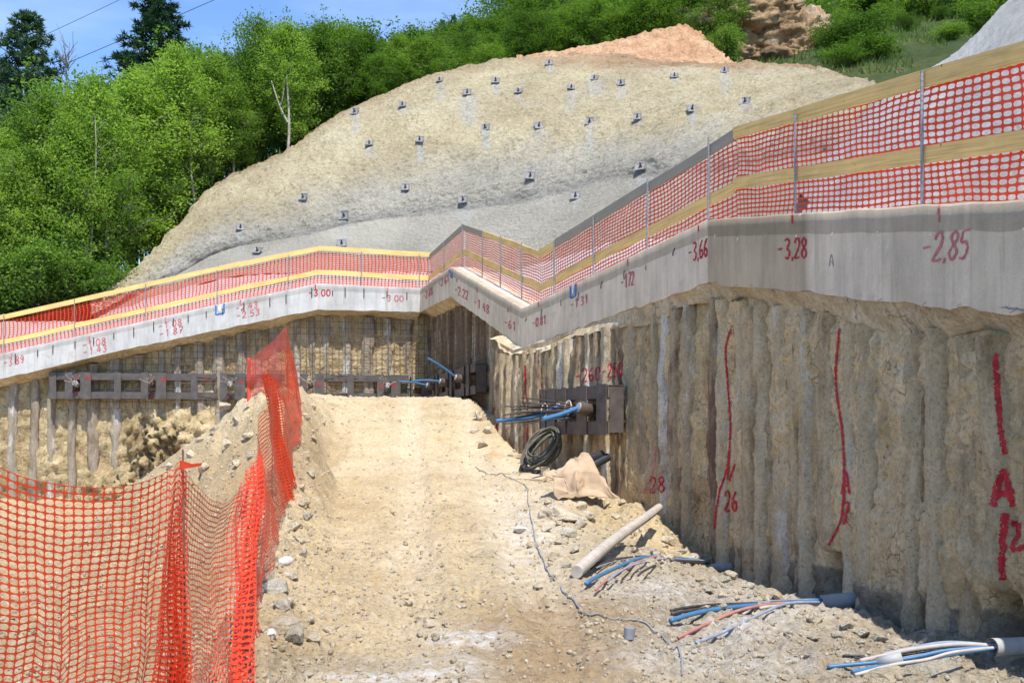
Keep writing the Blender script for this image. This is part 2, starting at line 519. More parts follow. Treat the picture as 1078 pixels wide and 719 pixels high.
M['pile3'] = make_pile_mat("grout_pile_pale", (0.58, 0.45, 0.28), (0.82, 0.74, 0.62), (0.24, 0.14, 0.095), 0.75, 0.42)
M['pile1'] = make_pile_mat("grout_pile_white", (0.40, 0.34, 0.26), (0.66, 0.64, 0.60), (0.24, 0.17, 0.11), 1.0, 0.2)
M['pile2'] = make_pile_mat("grout_pile_brown", (0.36, 0.27, 0.17), (0.58, 0.50, 0.38), (0.20, 0.135, 0.09), 0.6, 0.35)
M['conc1'] = make_concrete("pale_concrete", (0.53, 0.53, 0.515), 0.78)
M['conc4'] = make_concrete("grey_concrete", (0.69, 0.575, 0.44), 0.68)
M['lip'] = make_soil_face("bedding_mortar", (0.42, 0.31, 0.18), (0.58, 0.45, 0.285), (0.68, 0.56, 0.39), (0.80, 0.74, 0.63))
M['wood'] = make_wood("yellow_board", (0.82, 0.53, 0.20))
M['woodgrey'] = make_wood("weathered_board", (0.40, 0.31, 0.20), 0.55)
M['log'] = make_wood("bleached_log", (0.47, 0.42, 0.355), 0.25)
M['offcut'] = make_wood("offcut_wood", (0.52, 0.41, 0.27), 0.1)
M['net'] = make_net("orange_plastic", (0.80, 0.065, 0.018))
M['netnear'] = make_net("bright_orange_plastic", (0.76, 0.075, 0.028))
M['post'] = plain("galvanised_bar", (0.30, 0.30, 0.31), 0.5, 0.3, 30, 0.5)
M['rust'] = plain("rusty_bar", (0.16, 0.10, 0.07), 0.8, 0.4, 20)
M['red'] = plain("red_spray_paint", (0.42, 0.025, 0.035), 0.7, 0.25, 12)
M['redfaint'] = plain("faded_red_spray_paint", (0.50, 0.15, 0.16), 0.8, 0.35, 9)
M['blue'] = plain("blue_spray_paint", (0.04, 0.16, 0.42), 0.6)
M['white'] = plain("white_sticker", (0.72, 0.73, 0.72), 0.6, 0.1)
M['steel'] = plain("blue_grey_steel", (0.105, 0.092, 0.085), 0.55, 0.3, 5, 0.15)
M['steelbrown'] = plain("brown_steel", (0.10, 0.08, 0.07), 0.65, 0.35, 5, 0.1)
M['steelrust'] = plain("rusty_pipe", (0.085, 0.06, 0.045), 0.7, 0.3, 8, 0.1)
M['sheath'] = plain("blue_sheath", (0.055, 0.16, 0.31), 0.4, 0.15)
M['sheathpale'] = plain("dusty_blue_sheath", (0.24, 0.28, 0.37), 0.6, 0.3)
M['pink'] = plain("dusty_red_hose", (0.37, 0.17, 0.14), 0.6, 0.25)
M['palehose'] = plain("dusty_pale_hose", (0.43, 0.38, 0.34), 0.7, 0.2)
M['strand'] = plain("dark_strand", (0.07, 0.065, 0.065), 0.55, 0.4, 30, 0.3)
M['coil'] = plain("grey_green_hose", (0.12, 0.115, 0.09), 0.6, 0.35, 12)
M['pvc'] = plain("grey_plastic_pipe", (0.34, 0.34, 0.34), 0.5, 0.2)
M['dark'] = plain("dark_soil_hole", (0.02, 0.018, 0.015), 0.95)
M['sack'] = plain("brown_paper_sack", (0.44, 0.32, 0.21), 0.85, 0.16, 4, bump=0.4)
M['black'] = plain("black_plastic", (0.03, 0.03, 0.035), 0.5)
M['rock'] = make_soil_face("pale_stone", (0.52, 0.41, 0.27), (0.66, 0.54, 0.38), (0.72, 0.61, 0.45), (0.76, 0.68, 0.55), s=2.0)
M['rockgrey'] = make_soil_face("grey_stone", (0.40, 0.345, 0.26), (0.55, 0.48, 0.37), (0.62, 0.56, 0.45), (0.68, 0.63, 0.54), s=2.0)
M['whitestone'] = plain("white_stone", (0.50, 0.475, 0.43), 0.8)
M['cliff'] = make_soil_face("weathered_cliff", (0.07, 0.048, 0.03), (0.22, 0.135, 0.068), (0.32, 0.215, 0.12), (0.36, 0.33, 0.28), s=0.35)
M['slope'] = make_slope()
M['bank'] = make_bank()
M['soilor'] = make_soil_face("orange_soil", (0.26, 0.135, 0.07), (0.35, 0.195, 0.105), (0.41, 0.25, 0.145), (0.47, 0.33, 0.21), s=0.3)
M['plate'] = plain("galvanised_plate", (0.20, 0.195, 0.20), 0.6, 0.25, 10, 0.1)
M['wire'] = plain("fence_wire", (0.11, 0.08, 0.06), 0.7)
M['cable'] = plain("black_cable", (0.05, 0.055, 0.06), 0.5)
M['greycable'] = plain("grey_cable", (0.22, 0.23, 0.25), 0.6)
M['leafA'] = make_leaf("light_leaves", (0.11, 0.195, 0.03), (0.215, 0.335, 0.052), (0.33, 0.45, 0.09))
M['leafB'] = make_leaf("green_leaves", (0.055, 0.11, 0.018), (0.115, 0.21, 0.032), (0.20, 0.31, 0.056))
M['leafP'] = make_leaf("pine_needles", (0.022, 0.052, 0.026), (0.044, 0.092, 0.042), (0.08, 0.14, 0.062), 0.2)
M['bark'] = plain("grey_bark", (0.17, 0.145, 0.115), 0.9, 0.35, 5)
M['barkpale'] = plain("pale_bark", (0.36, 0.32, 0.26), 0.9, 0.3, 5)
M['grass'] = make_leaf("hill_grass", (0.08, 0.13, 0.035), (0.15, 0.21, 0.06), (0.24, 0.29, 0.11))

def make_hill():
    n = NT("hill_floor")
    c = n.ramp(n.noise(0.25, 8, 0.7), [(0.3, (0.045, 0.075, 0.02)), (0.55, (0.09, 0.12, 0.035)), (0.72, (0.20, 0.15, 0.08))])
    c = n.mix(0.7, c, n.ramp(n.noise(3, 7, 0.8), [(0.3, 0.5), (0.7, 1.3)]), 'MULTIPLY')
    return n.done(c, 0.95, n.bump(n.noise(3, 8, 0.8), 1.0, 0.3))
M['hill'] = make_hill()
# ------------------------------------------------------------------ beam line (front face of the concrete beam), left to right
def n3(px, yt, yb, d):
    a, b = P(px, yt, d), P(px, yb, d)
    return [a.x, a.y, a.z, b.z]
BN = [n3(-260, 430, 457, 30.0), n3(0, 372, 399, 30.5), n3(120, 345, 370.5, 30.9), n3(250, 315.5, 343, 31.2), n3(335, 298.5, 325.5, 31.5),
      n3(442.5, 303.5, 328.5, 32.5), n3(474, 281, 312, 27.0), n3(549.6, 324.6, 366, 19.8), n3(745, 231, 298, 12.7)]
a = np.array(BN[-1]); b = np.array(n3(1078, 209, 331, 6.87))
BN.append(list(b)); BN.append(list(b + (b - a) * (4.9 / 5.83)))
BN = np.array(BN)
C_N4, C_N5, C_N6, C_N8 = 5, 6, 7, 8

def offset_line(pts, off):
    """plan polyline moved by off towards the hill (negative = into the pit), mitred"""
    pts = np.asarray(pts)[:, :2]
    t = np.diff(pts, axis=0); t /= np.linalg.norm(t, axis=1)[:, None]
    nrm = np.stack([-t[:, 1], t[:, 0]], 1)
    out = []
    for i in range(len(pts)):
        if i == 0: out.append(pts[0] + nrm[0] * off)
        elif i == len(pts) - 1: out.append(pts[-1] + nrm[-1] * off)
        else:
            m = nrm[i - 1] + nrm[i]; m /= np.linalg.norm(m)
            out.append(pts[i] + m * off / max(0.3, m.dot(nrm[i])))
    return np.array(out)

SECT = [(0, 5), (5, 7), (7, 8), (8, 10)]
BW = 0.75
FRONT = BN[:, :2]
BACK = offset_line(BN, BW)
FENCE = offset_line(BN, 0.40)

def resample(nodes, step):
    """nodes (n,k): points every ~step along the plan, returns points and running length"""
    nodes = np.asarray(nodes, float)
    L = np.linalg.norm(np.diff(nodes[:, :2], axis=0), axis=1)
    out, s, acc = [], [], 0
    for i, l in enumerate(L):
        k = max(1, int(round(l / step)))
        for j in range(k):
            out.append(nodes[i] + (nodes[i + 1] - nodes[i]) * j / k); s.append(acc + l * j / k)
        acc += l
    out.append(nodes[-1]); s.append(acc)
    return np.array(out), np.array(s)

# ------------------------------------------------------------------ ground heightfield of the dig
def pile_line(i0, i1, off):
    return offset_line(BN[:], off)[i0:i1 + 1]
K = P(522, 480, 20.6)
PL1 = offset_line(BN, 0.62)[0:6]
PL2 = offset_line(BN, 0.50)[5:8]; PL2[0] = PL1[-1] = offset_line(BN, 0.56)[5]
e = PL2[-1] - PL2[-2]; PL2 = np.vstack([PL2, PL2[-1] + e / np.linalg.norm(e) * 0.4])
PL4 = offset_line(BN, 0.20)[8:11]
PL3 = np.array([[K.x + 1.3, K.y + 0.45], [K.x, K.y], PL4[0]])
wy = np.array([PL4[2][1], PL4[1][1], PL4[0][1], K.y, PL2[0][1], 40]); wx = np.array([PL4[2][0], PL4[1][0], PL4[0][0], K.x, PL2[0][0], -4])

def ip(y, ys, xs):
    return np.interp(y, ys, xs)

def ground_z(x, y, noise=True):
    x = np.asarray(x, float); y = np.asarray(y, float)
    nx = ip(y, [1, 3, 5, 5.5, 9.3, 12, 14, 15, 16.2, 20, 24, 32], [-2.4, -2.3, -1.75, -1.5, -2.2, -2.75, -3.05, -3.2, -3.6, -4.3, -4.9, -6])
    ze = ip(y, [1, 3, 5, 5.5, 9.3, 12, 14, 15, 16, 17, 22, 34], [.1, .12, .2, .2, .38, .8, 1.5, 1.95, 2.15, 2.2, 2.3, 2.35])
    zp = ip(y, [0, 6, 9, 13, 16.5, 18, 19.5, 22, 24, 34], [-.05, 0, .24, .55, .88, 1.1, 1.5, 2.2, 2.32, 2.36])
    zw = ip(y, [0, 5, 7, 9, 10.5, 12, 12.8, 13.8, 15.3, 17, 20.6, 23, 26, 34], [-.1, -.1, -.1, -.12, -.17, -.26, -.2, .14, .55, .78, .98, 1.7, 2.3, 2.36])
    xw = ip(y, wy, wx)
    wl = ip(y, [4, 5, 9, 12, 15, 17, 20, 30], [.3, .35, .6, .7, .65, .6, .9, 1.0])
    xr = ip(y, [0, 6, 11, 14, 17, 18.5, 19.5, 21, 24, 34], [.2, .3, .75, .6, .15, -.05, -.25, -.55, -1.5, -3.2])
    xr = np.minimum(xr, xw - ip(y, [17, 19.5, 23], [.35, .16, .2]))
    c = zp + (ze - zp) * (1 - sstep(nx, nx + wl, x))
    f2 = np.clip((x - xr) / np.maximum(xw - 0.12 - xr, .05), 0, 1.1)
    c = c + (zw - zp) * f2 * (2 - f2).clip(0, 1)
    c = c + 0.30 * np.exp(-((x - 1.75) / .45) ** 2 - ((y - 13.2) / .75) ** 2) + .22 * np.exp(-((x - 1.0) / .5) ** 2 - ((y - 14.2) / 1.0) ** 2)
    c = c + 0.0 * np.exp(-((x - (xw - 0.05)) / .25) ** 2) * sstep(6, 8, y) * (1 - sstep(15, 19, y)) * np.clip(np.sin(y * 2.3 + 1), 0, 1)
    wt = ip(y, [4, 5, 12, 15, 16, 20, 34], [.15, .15, .15, .4, .55, .6, .8])
    zf = ip(y, [0, 3, 8, 13, 20, 34], [.0, .0, -.05, -.35, -.6, -.7])
    dl = np.maximum(0, nx - wt - x)
    lft = ze - 0.78 * dl
    k = 0.18
    lft = np.maximum(lft, zf) + k * np.exp(-np.abs(lft - zf) / k) * 0.5
    z = np.where(x < nx, np.minimum(lft, np.maximum(ze, zf)), c)
    if noise:
        rough = 0.42 + 0.8 * (1 - sstep(nx + wl * .2, nx + wl * 1.1, x)) + 1.0 * sstep(xr + .1, xr + 1.0, x) * sstep(11.0, 12.5, y) + .42 * sstep(xr, xr + .8, x)
        rough = np.clip(rough, 0, 1.25)
        q = p3(x, y)
        z = z + rough * (.06 * fbm(q * 1.4, 4, 3) + .045 * fbm(q * 5, 4, 5, .6) + .018 * fbm(q * 17, 3, 9, .6))
        wo = (.6 - worley(q * 6.5 + .25 * fbm(q * 9, 2, 28)[..., None], 40)) * np.clip(.3 + fbm(q * 1.1, 3, 29), 0, 1)
        z = z + rough * .055 * wo
        cl = fbm(q * 7.5, 3, 21)
        z = z + (0.03 + 0.03 * rough) * np.clip(cl - .28, 0, 1)
        tm = sstep(6.0, 6.4, y) * (1 - sstep(8.4, 9.2, y)) * sstep(-.75, -.5, x) * (1 - sstep(.55, .8, x))
        z = z + tm * .016 * np.sin((y + .35 * x) * 34 + 1.5 * fbm(q * 2, 2, 24)) * np.clip(.4 + fbm(q * 1.5, 2, 25), 0, 1)
        for gx in (-.05, .42):
            u = x - (gx + .10 * (y - 6.5) * -1.2)
            z = z - .04 * np.exp(-(u / .05) ** 2) * sstep(6, 6.3, y) * (1 - sstep(8.2, 9, y)) * np.clip(.6 + fbm(q * 4, 2, 26), 0, 1)
        # two shallow wheel ruts along the ramp and cross treads at the foot
        for rx in (-.95, .15):
            u = x - (rx + ip(y, [5, 17, 22], [.45, -.75, -1.3]))
            z = z - (.05 + .014 * np.sign(np.sin(y * 21 + np.abs(u) * 12))) * np.exp(-(u / .22) ** 4) * sstep(5, 8, y) * (1 - sstep(20, 22, y))
            z = z + .03 * np.exp(-((np.abs(u) - .34) / .08) ** 2) * sstep(5, 8, y) * (1 - sstep(20, 22, y)) * np.clip(.6 + fbm(q * 3, 3, 27), 0, 1.4)
    return z

gd = 1.2 * (36 / 1.2) ** (np.linspace(0, 1, 430))
gpx = np.concatenate([np.arange(-900, -60, 9), np.arange(-60, 1110, 2.7), np.arange(1110, 2100, 9)])
DD, PX = np.meshgrid(gd, gpx, indexing='ij')
GX = (PX - 539) / F * DD
GZ = ground_z(GX, DD)
PYs = 450 - (GZ - 1.6) / DD * F
def blob(px, py, rx, ry):
    return np.exp(-((PX - px) / rx) ** 2 - ((PYs - py) / ry) ** 2)
xw_ = ip(DD, wy, wx)
right = sstep(0.2, 1.4, GX) * (1 - sstep(10.5, 12.5, DD)) * (1 - sstep(0, 1, GX - xw_))
brown = np.clip(1.3 * blob(570, 685, 85, 50) + 1.0 * blob(640, 655, 80, 40) + .9 * blob(735, 660, 90, 35) + .7 * blob(740, 628, 60, 20) + .8 * blob(900, 690, 110, 25) + .5 * blob(200, 640, 90, 90), 0, 1)
brown = np.clip(brown + .45 * (GX < -1.9 - .06 * DD) * sstep(0, 1, 2 - np.abs(GZ)), 0, 1)
grey = np.clip(.8 * right + .6 * blob(380, 700, 120, 12) , 0, 1)
grout = np.clip(1.3 * blob(490, 672, 50, 11) + 1.3 * blob(400, 714, 90, 6) + .9 * blob(480, 702, 40, 12) + .8 * blob(770, 665, 60, 16) + .8 * blob(820, 640, 60, 14) + .6 * blob(690, 690, 60, 14) + .7 * blob(560, 560, 45, 50) + .6 * blob(800, 700, 90, 15) + .8 * blob(690, 620, 80, 12), 0, 1)
trk = 0
for rx in (-.95, .15):
    u = GX - (rx + ip(DD, [5, 17, 22], [.45, -.75, -1.3]))
    trk = np.maximum(trk, np.exp(-(u / .27) ** 4) * sstep(6.5, 9, DD) * (.7 + .3 * np.sign(np.sin(DD * 21 + np.abs(u) * 12))))
trk = np.maximum(trk, .7 * np.exp(-((DD - 16.6) / .9) ** 2) * (GX > -3) * (GX < .3))
# the sheet runs on to the horizon: outer ring appended below as a separate base plane
ground = mesh("ground", np.stack([GX, DD, GZ], -1), gridfaces(len(gd), len(gpx)), M['ground'], smooth=True,
              attrs={'brown': brown.ravel(), 'grey': grey.ravel(), 'grout': grout.ravel(), 'track': trk.ravel()})
ground['kind'] = 'structure'
G_BVH = BVHTree.FromPolygons([tuple(v) for v in np.stack([GX, DD, GZ], -1).reshape(-1, 3)], [tuple(int(i) for i in f) for f in gridfaces(len(gd), len(gpx))])
base = mesh("terrain", [(-3000, -3000, -3), (3000, -3000, -3), (3000, 3000, -3), (-3000, 3000, -3)], [(0, 1, 2, 3)], M['hill'])
base['kind'] = 'structure'

def hitG(px, py):
    h = G_BVH.ray_cast(EYE, ray(px, py).normalized())
    return h[0]
def gz(x, y):
    h = G_BVH.ray_cast(Vector((x, y, 30)), Vector((0, 0, -1)))
    return h[0].z if h[0] else float(ground_z(np.array([x]), np.array([y]))[0])

# ------------------------------------------------------------------ retaining walls of bored piles under a concrete beam
WALLV, WALLF, WALLN = [], [], [0]
def reg(v, f):
    WALLV.append(np.asarray(v).reshape(-1, 3)); WALLF.extend([tuple(int(i) + WALLN[0] for i in q) for q in f]); WALLN[0] += len(WALLV[-1])

def line_frame(nodes, step):
    q, s = resample(nodes, step)
    t = np.gradient(q[:, :2], axis=0); t /= np.linalg.norm(t, axis=1)[:, None]
    return q, s, np.stack([t[:, 1], -t[:, 0]], 1)          # normal looks into the pit

def beam_z_at(xy, top):
    """beam top or bottom height nearest in plan"""
    best = None
    xy = np.asarray(xy)
    out = np.zeros(len(xy)); bd = np.full(len(xy), 1e9)
    for i in range(len(BN) - 1):
        a, b = BN[i], BN[i + 1]
        ab = b[:2] - a[:2]
        t = np.clip(((xy - a[:2]) @ ab) / ab.dot(ab), 0, 1)
        d = np.linalg.norm(a[:2] + t[:, None] * ab - xy, axis=1)
        zz = a[2 if top else 3] + t * (b[2 if top else 3] - a[2 if top else 3])
        m = d < bd
        out[m] = zz[m]; bd[m] = d[m]
    return out

def make_wall(k, label, pl, mats, step, pspace, prad, pdepth, lipback, lipdrop, soil_amp, ptop=0.0, zlow=-0.9, pstart=0.2, tone=None, skip=0.0, rno=.18, lip=None, ftop=0.0, brkamt=0.0):
    i0, i1 = SECT[k]
    root = thing("retaining_wall", (BN[i0][0], BN[i0][1], 0.0), label, "retaining wall", "bored pile walls around the dig")
    # concrete beam: front, top, back, underside
    nodes = np.column_stack([BN[i0:i1 + 1], BACK[i0:i1 + 1]])
    q, s = resample(nodes, 0.12 if k > 1 else 0.25)
    nz = 9
    rows = []
    topn = 0.009 * fbm(p3(s * 3 + 40 * k, 0), 4, 2); botn = 0.022 * fbm(p3(s * 4 + 40 * k, 5), 4, 3)
    ch = 0.02
    for j in range(nz):
        v = j / (nz - 1)
        z = q[:, 3] + botn + (q[:, 2] + topn - ch - q[:, 3] - botn) * v
        rows.append((np.column_stack([q[:, 0], q[:, 1], z]), v))
    d = q[:, 4:6] - q[:, :2]; d /= np.linalg.norm(d, axis=1)[:, None]
    rows.append((np.column_stack([q[:, :2] + d * .02, q[:, 2] + topn]), 1.0))
    rows.append((np.column_stack([q[:, :2] + d * .35, q[:, 2] + topn * .5 + .01]), .5))
    rows.append((np.column_stack([q[:, 4:6], q[:, 2]]), .5))
    rows.append((np.column_stack([q[:, 4:6], q[:, 3]]), .5))
    rows.append((np.column_stack([q[:, :2], q[:, 3] + botn]), .0))
    V = np.stack([r[0] for r in rows], 1)
    v_at = np.broadcast_to(np.array([r[1] for r in rows]), V.shape[:2]).ravel()
    s_at = np.repeat(s, len(rows))
    tn = np.zeros_like(s) if tone is None else tone(q, s)
    f = gridfaces(len(q), len(rows))
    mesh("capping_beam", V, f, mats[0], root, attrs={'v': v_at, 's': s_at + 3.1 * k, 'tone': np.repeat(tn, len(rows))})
    reg(V, f)
    # bedding mortar that squeezed out under the beam
    if lip is None:
     q, s = resample(np.column_stack([BN[i0:i1 + 1]]), step * 1.6)
    else:
     q, s = resample(lip, step * 1.2)
    t = np.gradient(q[:, :2], axis=0); t /= np.linalg.norm(t, axis=1)[:, None]
    inn = np.stack([-t[:, 1], t[:, 0]], 1)
    lr = []
    nl = 9
    for j in range(nl):
        u = j / (nl - 1)
        w = fbm(p3(s * 2.2 + 9 * k, u * 1.5), 4, 4)
        back = 0.03 + lipback * (u ** 1.1) + (0.05 * w if 0 < j else 0)
        drop = -0.015 + (lipdrop * (1 + .45 * fbm(p3(s * 1.1, 3 + k), 3, 8))) * u + (.035 * w if j else 0)
        if lip is None:
            lr.append(np.column_stack([q[:, :2] + inn * back[:, None] if np.ndim(back) else q[:, :2] + inn * back, q[:, 3] - drop]))
        else:
            e = q[:, 4:6] - q[:, :2]
            lr.append(np.column_stack([q[:, :2] + inn * .015 + e * (u ** 1.2) - inn * (.04 * w * u)[:, None], q[:, 3] - drop]))
    V = np.stack(lr, 1); f = gridfaces(len(q), nl)
    mesh("bedding_mortar", V, f, M['lip'], root, smooth=True); reg(V, f)
    # soil face
    q, s, nrm = line_frame(pl, step)
    zt = beam_z_at(q[:, :2], False) - 0.02 - ftop
    nvr = int(max(20, (np.max(zt) - zlow) / step * .8))
    vv = np.linspace(0, 1, nvr)[None, :]
    Z = zlow + (zt[:, None] - zlow) * vv
    S = np.repeat(s[:, None], nvr, 1)
    n1 = fbm(p3(S * 2.2 + 31 * k, Z * 1.6), 5, 6, .55); n2 = fbm(p3(S * 9 + 3 * k, Z * 7), 4, 7, .6)
    n3_ = fbm(p3(S * 24, Z * 21), 3, 17, .65)
    q_ = p3(S * 5.5 + .3 * n2, Z * 4.6); w1 = .55 - worley(q_, 20 + k); w2 = .55 - worley(p3(S * 14, Z * 12.5), 30 + k)
    D = soil_amp * .75 * n1 + soil_amp * .3 * n2 + .010 * n3_ + soil_amp * .9 * w1 + soil_amp * .42 * w2 + soil_amp * .5 * np.clip(fbm(p3(S * 4, Z * 3.2 + 9), 3, 11), 0, 2)
    if HOLES.get(k):
        for (hs, hz, hr) in HOLES[k]:
            D -= .55 * np.exp(-(((S - hs) / hr) ** 2 + ((Z - hz) / hr) ** 2) ** 2)
    for (bs, bz, rs, rz, amp) in BULGE.get(k, []):
        g_ = np.exp(-(((S - bs) / rs) ** 4 + ((Z - bz) / rz) ** 4))
        D = D + amp * g_ * (1 + .5 * n1 + .5 * n2)
    D = np.clip(D, -1, 1.2)
    fd = sstep(.10, .38, zt[:, None] - Z)
    D = np.minimum(D, D * fd - .03 * (1 - fd)) if k > 1 else D
    X = np.stack([q[:, 0][:, None] + nrm[:, 0][:, None] * D, q[:, 1][:, None] + nrm[:, 1][:, None] * D, Z], -1)
    f = gridfaces(len(q), nvr)
    mesh("earth_face", X, f, mats[1], root, smooth=False); reg(X, f)
    # piles, each a part of its own
    sp = pstart
    piles = []
    r_ = np.random.default_rng(100 + k)
    while sp < s[-1] - .05:
        if r_.uniform() < skip: sp += pspace * r_.uniform(.8, 1.3); continue
        bx = np.array([np.interp(sp, s, q[:, 0]), np.interp(sp, s, q[:, 1])])
        nn = np.array([np.interp(sp, s, nrm[:, 0]), np.interp(sp, s, nrm[:, 1])]); nn /= np.linalg.norm(nn)
        tt = np.array([-nn[1], nn[0]])
        ztop = float(np.interp(sp, s, zt)) - ptop * r_.uniform(.75, 1.2)
        hole = [h for h in HOLES.get(k, []) if abs(h[0] - sp) < h[2] * 1.2]
        zl = zlow
        rr = prad * r_.uniform(.62, 1.3)
        na, nzp = 15, int(max(16, (ztop - zl) / (step * 1.3)))
        an = np.radians(np.linspace(-118, 118, na))[:, None]
        zz = np.linspace(zl, ztop, nzp)[None, :]
        q3_ = np.stack([np.cos(an) * 1.6 + 0 * zz + sp * 7, np.sin(an) * 1.6 + 0 * zz, zz * 1.3 + 0 * an], -1)
        R = rr * (1 + rno * fbm(q3_, 3, 13) + .4 * rno * fbm(q3_ * 5, 3, 14)) + .011 * fbm(q3_ * 13, 3, 18, .6) * (1 - .25 * np.clip((zz - ztop + .12) / .12, 0, 1))
        mdepth = pdepth * r_.uniform(.35, 1.15) - rr
        wob = .03 * fbm(np.stack([0 * zz + sp * 3, 0 * zz, zz * .8], -1), 2, 15)
        cut = 0
        for h in hole:
            cut = cut + .5 * np.exp(-((zz - h[1]) / h[2]) ** 4)
        brk = sstep(.15, .5, fbm(np.stack([0 * zz + 0 * an + sp * 9, an * .5 + 0 * zz, zz * 1.1 + 0 * an], -1), 3, 19))
        o = mdepth + R * np.cos(an) - cut - brkamt * brk
        l = R * np.sin(an) + wob
        V = np.stack([bx[0] + nn[0] * o + tt[0] * l, bx[1] + nn[1] * o + tt[1] * l, zz + 0 * an], -1)
        f = gridfaces(na, nzp)
        mesh("pile", V, f, mats[2], root, smooth=(k != 3)); reg(V, f)
        piles.append(sp)
        sp += pspace * r_.uniform(.72, 1.22)
    return root, (q, s, nrm, zt)

def s_of(pl, pxx):
    """running length along a plan polyline where the ray at pixel column pxx meets it"""
    acc = 0
    kx = (pxx - 539) / F
    for i in range(len(pl) - 1):
        a, b = np.asarray(pl[i]), np.asarray(pl[i + 1])
        den = (b[0] - a[0]) - kx * (b[1] - a[1])
        if abs(den) > 1e-9:
            t = (kx * a[1] - a[0]) / den
            if -1e-6 <= t <= 1 + 1e-6 and a[1] + t * (b[1] - a[1]) > 1.5:
                return acc + t * np.linalg.norm(b - a)
        acc += np.linalg.norm(b - a)
    p0 = (pl[0][0] / pl[0][1]) * F + 539; p1 = (pl[-1][0] / max(pl[-1][1], .5)) * F + 539
    return 0.02 if abs(pxx - p0) < 14 else (acc - 0.02 if abs(pxx - p1) < 14 else None)
def at_s(pl, sv):
    acc = 0
    for i in range(len(pl) - 1):
        a, b = np.asarray(pl[i]), np.asarray(pl[i + 1]); l = np.linalg.norm(b - a)
        if sv <= acc + l or i == len(pl) - 2: return a + (b - a) * (sv - acc) / l, (b - a) / l
        acc += l

BULGE = {0: [(s_of(PL1, 183), .6, 1.35, 1.35, .62), (s_of(PL1, 120), -.6, 1.0, .8, .3), (s_of(PL1, 60), .3, .5, .6, .12)]}
HOLES = {3: [(s_of(PL4, 1058), .13, .22), (s_of(PL4, 878), .12, .2)], 2: []}
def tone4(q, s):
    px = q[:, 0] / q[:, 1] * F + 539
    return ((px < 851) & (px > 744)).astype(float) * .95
def lip_nodes():
    b6, b7, b8 = BN[6], BN[7], BN[8]
    f = (K.y - b7[1]) / (b6[1] - b7[1]); a_ = b7 + (b6 - b7) * (f + .10)
    k = np.array([K.x, K.y]); e = PL4[0] - k; L = np.linalg.norm(e); n_ = np.array([e[1], -e[0]]) / L * .05
    rows = []
    for src, g in ((a_, -.02), (b7, .10), (b7 + (b8 - b7) * .25, .30), (b7 + (b8 - b7) * .6, .66), (b8, 1.0)):
        rows.append([*src, *(k + e * g + n_)])
    return np.array(rows)
LIP3 = lip_nodes()
W1, W1d = make_wall(0, "long pale capped pile wall facing the ramp across the far end, with -3.00 on its beam", PL1, (M['conc1'], M['earth1'], M['pile1']), .085, .58, .15, .17, .52, .17, .08, ptop=.15, zlow=-1.4, rno=.34)
W2, W2d = make_wall(1, "shaded pile wall between inner and outer corner under a falling white topped beam", PL2, (M['conc4'], M['earth2'], M['pile2']), .06, .36, .13, .17, .42, .18, .06, ptop=.02, zlow=0.4, tone=lambda q, s: 0 * s)
W3, W3d = make_wall(2, "pile wall between outer corner and bend, with -172 and -3,66 on its rising beam", PL3, (M['conc4'], M['earth3'], M['pile3']), .04, .36, .135, .13, .22, .20, .05, ptop=.13, zlow=-0.5, pstart=1.55, skip=.1, rno=.22, lip=LIP3, ftop=.03, brkamt=.03)
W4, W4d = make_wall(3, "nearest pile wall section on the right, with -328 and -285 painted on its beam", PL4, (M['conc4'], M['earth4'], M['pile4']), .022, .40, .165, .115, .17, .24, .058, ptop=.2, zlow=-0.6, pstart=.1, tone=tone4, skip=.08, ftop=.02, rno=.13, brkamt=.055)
W_BVH = BVHTree.FromPolygons([tuple(v) for v in np.concatenate(WALLV)], WALLF)

def hitW(px, py, bvh=None):
    h = (bvh or W_BVH).ray_cast(EYE, ray(px, py).normalized())
    return h

# ------------------------------------------------------------------ sprayed paint: strokes laid on the real surface
FONT = {
 '0': [[(.5, 1), (.2, .88), (.08, .5), (.2, .12), (.5, 0), (.8, .12), (.92, .5), (.8, .88), (.5, 1)]],
 '1': [[(.3, .75), (.6, 1), (.58, 0)]],
 '2': [[(.1, .75), (.3, .98), (.7, .97), (.85, .72), (.6, .42), (.1, .02), (.95, .05)]],
 '3': [[(.1, .9), (.5, 1), (.85, .8), (.45, .53), (.88, .3), (.55, 0), (.1, .1)]],
 '4': [[(.6, 1), (.1, .4), (.95, .42)], [(.68, .75), (.65, 0)]],
 '5': [[(.95, 1), (.25, .97), (.2, .58), (.65, .6), (.88, .32), (.6, .02), (.1, .05)]],
 '6': [[(.8, 1), (.3, .7), (.12, .3), (.45, 0), (.85, .2), (.7, .48), (.2, .35)]],
 '7': [[(.1, .97), (.92, 1), (.4, 0)], [(.3, .5), (.8, .52)]],
 '8': [[(.5, .53), (.15, .78), (.5, 1), (.85, .78), (.5, .53), (.1, .25), (.5, 0), (.9, .25), (.5, .53)]],
 '9': [[(.85, .65), (.5, .5), (.15, .72), (.5, 1), (.85, .75), (.75, .3), (.4, 0)]],
 'A': [[(.05, 0), (.5, 1), (.95, 0)], [(.22, .38), (.8, .38)]],
 'T': [[(0, 1), (1, .97)], [(.5, .98), (.5, 0)]],
 '-': [[(.05, .48), (.8, .52)]], '.': [[(.4, .02), (.5, 0.06)]], ',': [[(.5, .08), (.35, -.12)]], ' ': [],
}
def text_strokes(txt, x, y, w, h, slope=0.0, gap=.25, lean=0.0):
    out = []
    cx = x
    for c in txt:
        cw = w * (.45 if c in '.,' else 1)
        for st in FONT[c]:
            out.append([(cx + a * cw + lean * b * h, y - b * h + slope * (cx + a * cw - x)) for a, b in st])
        cx += cw * (1 + gap)
    return out
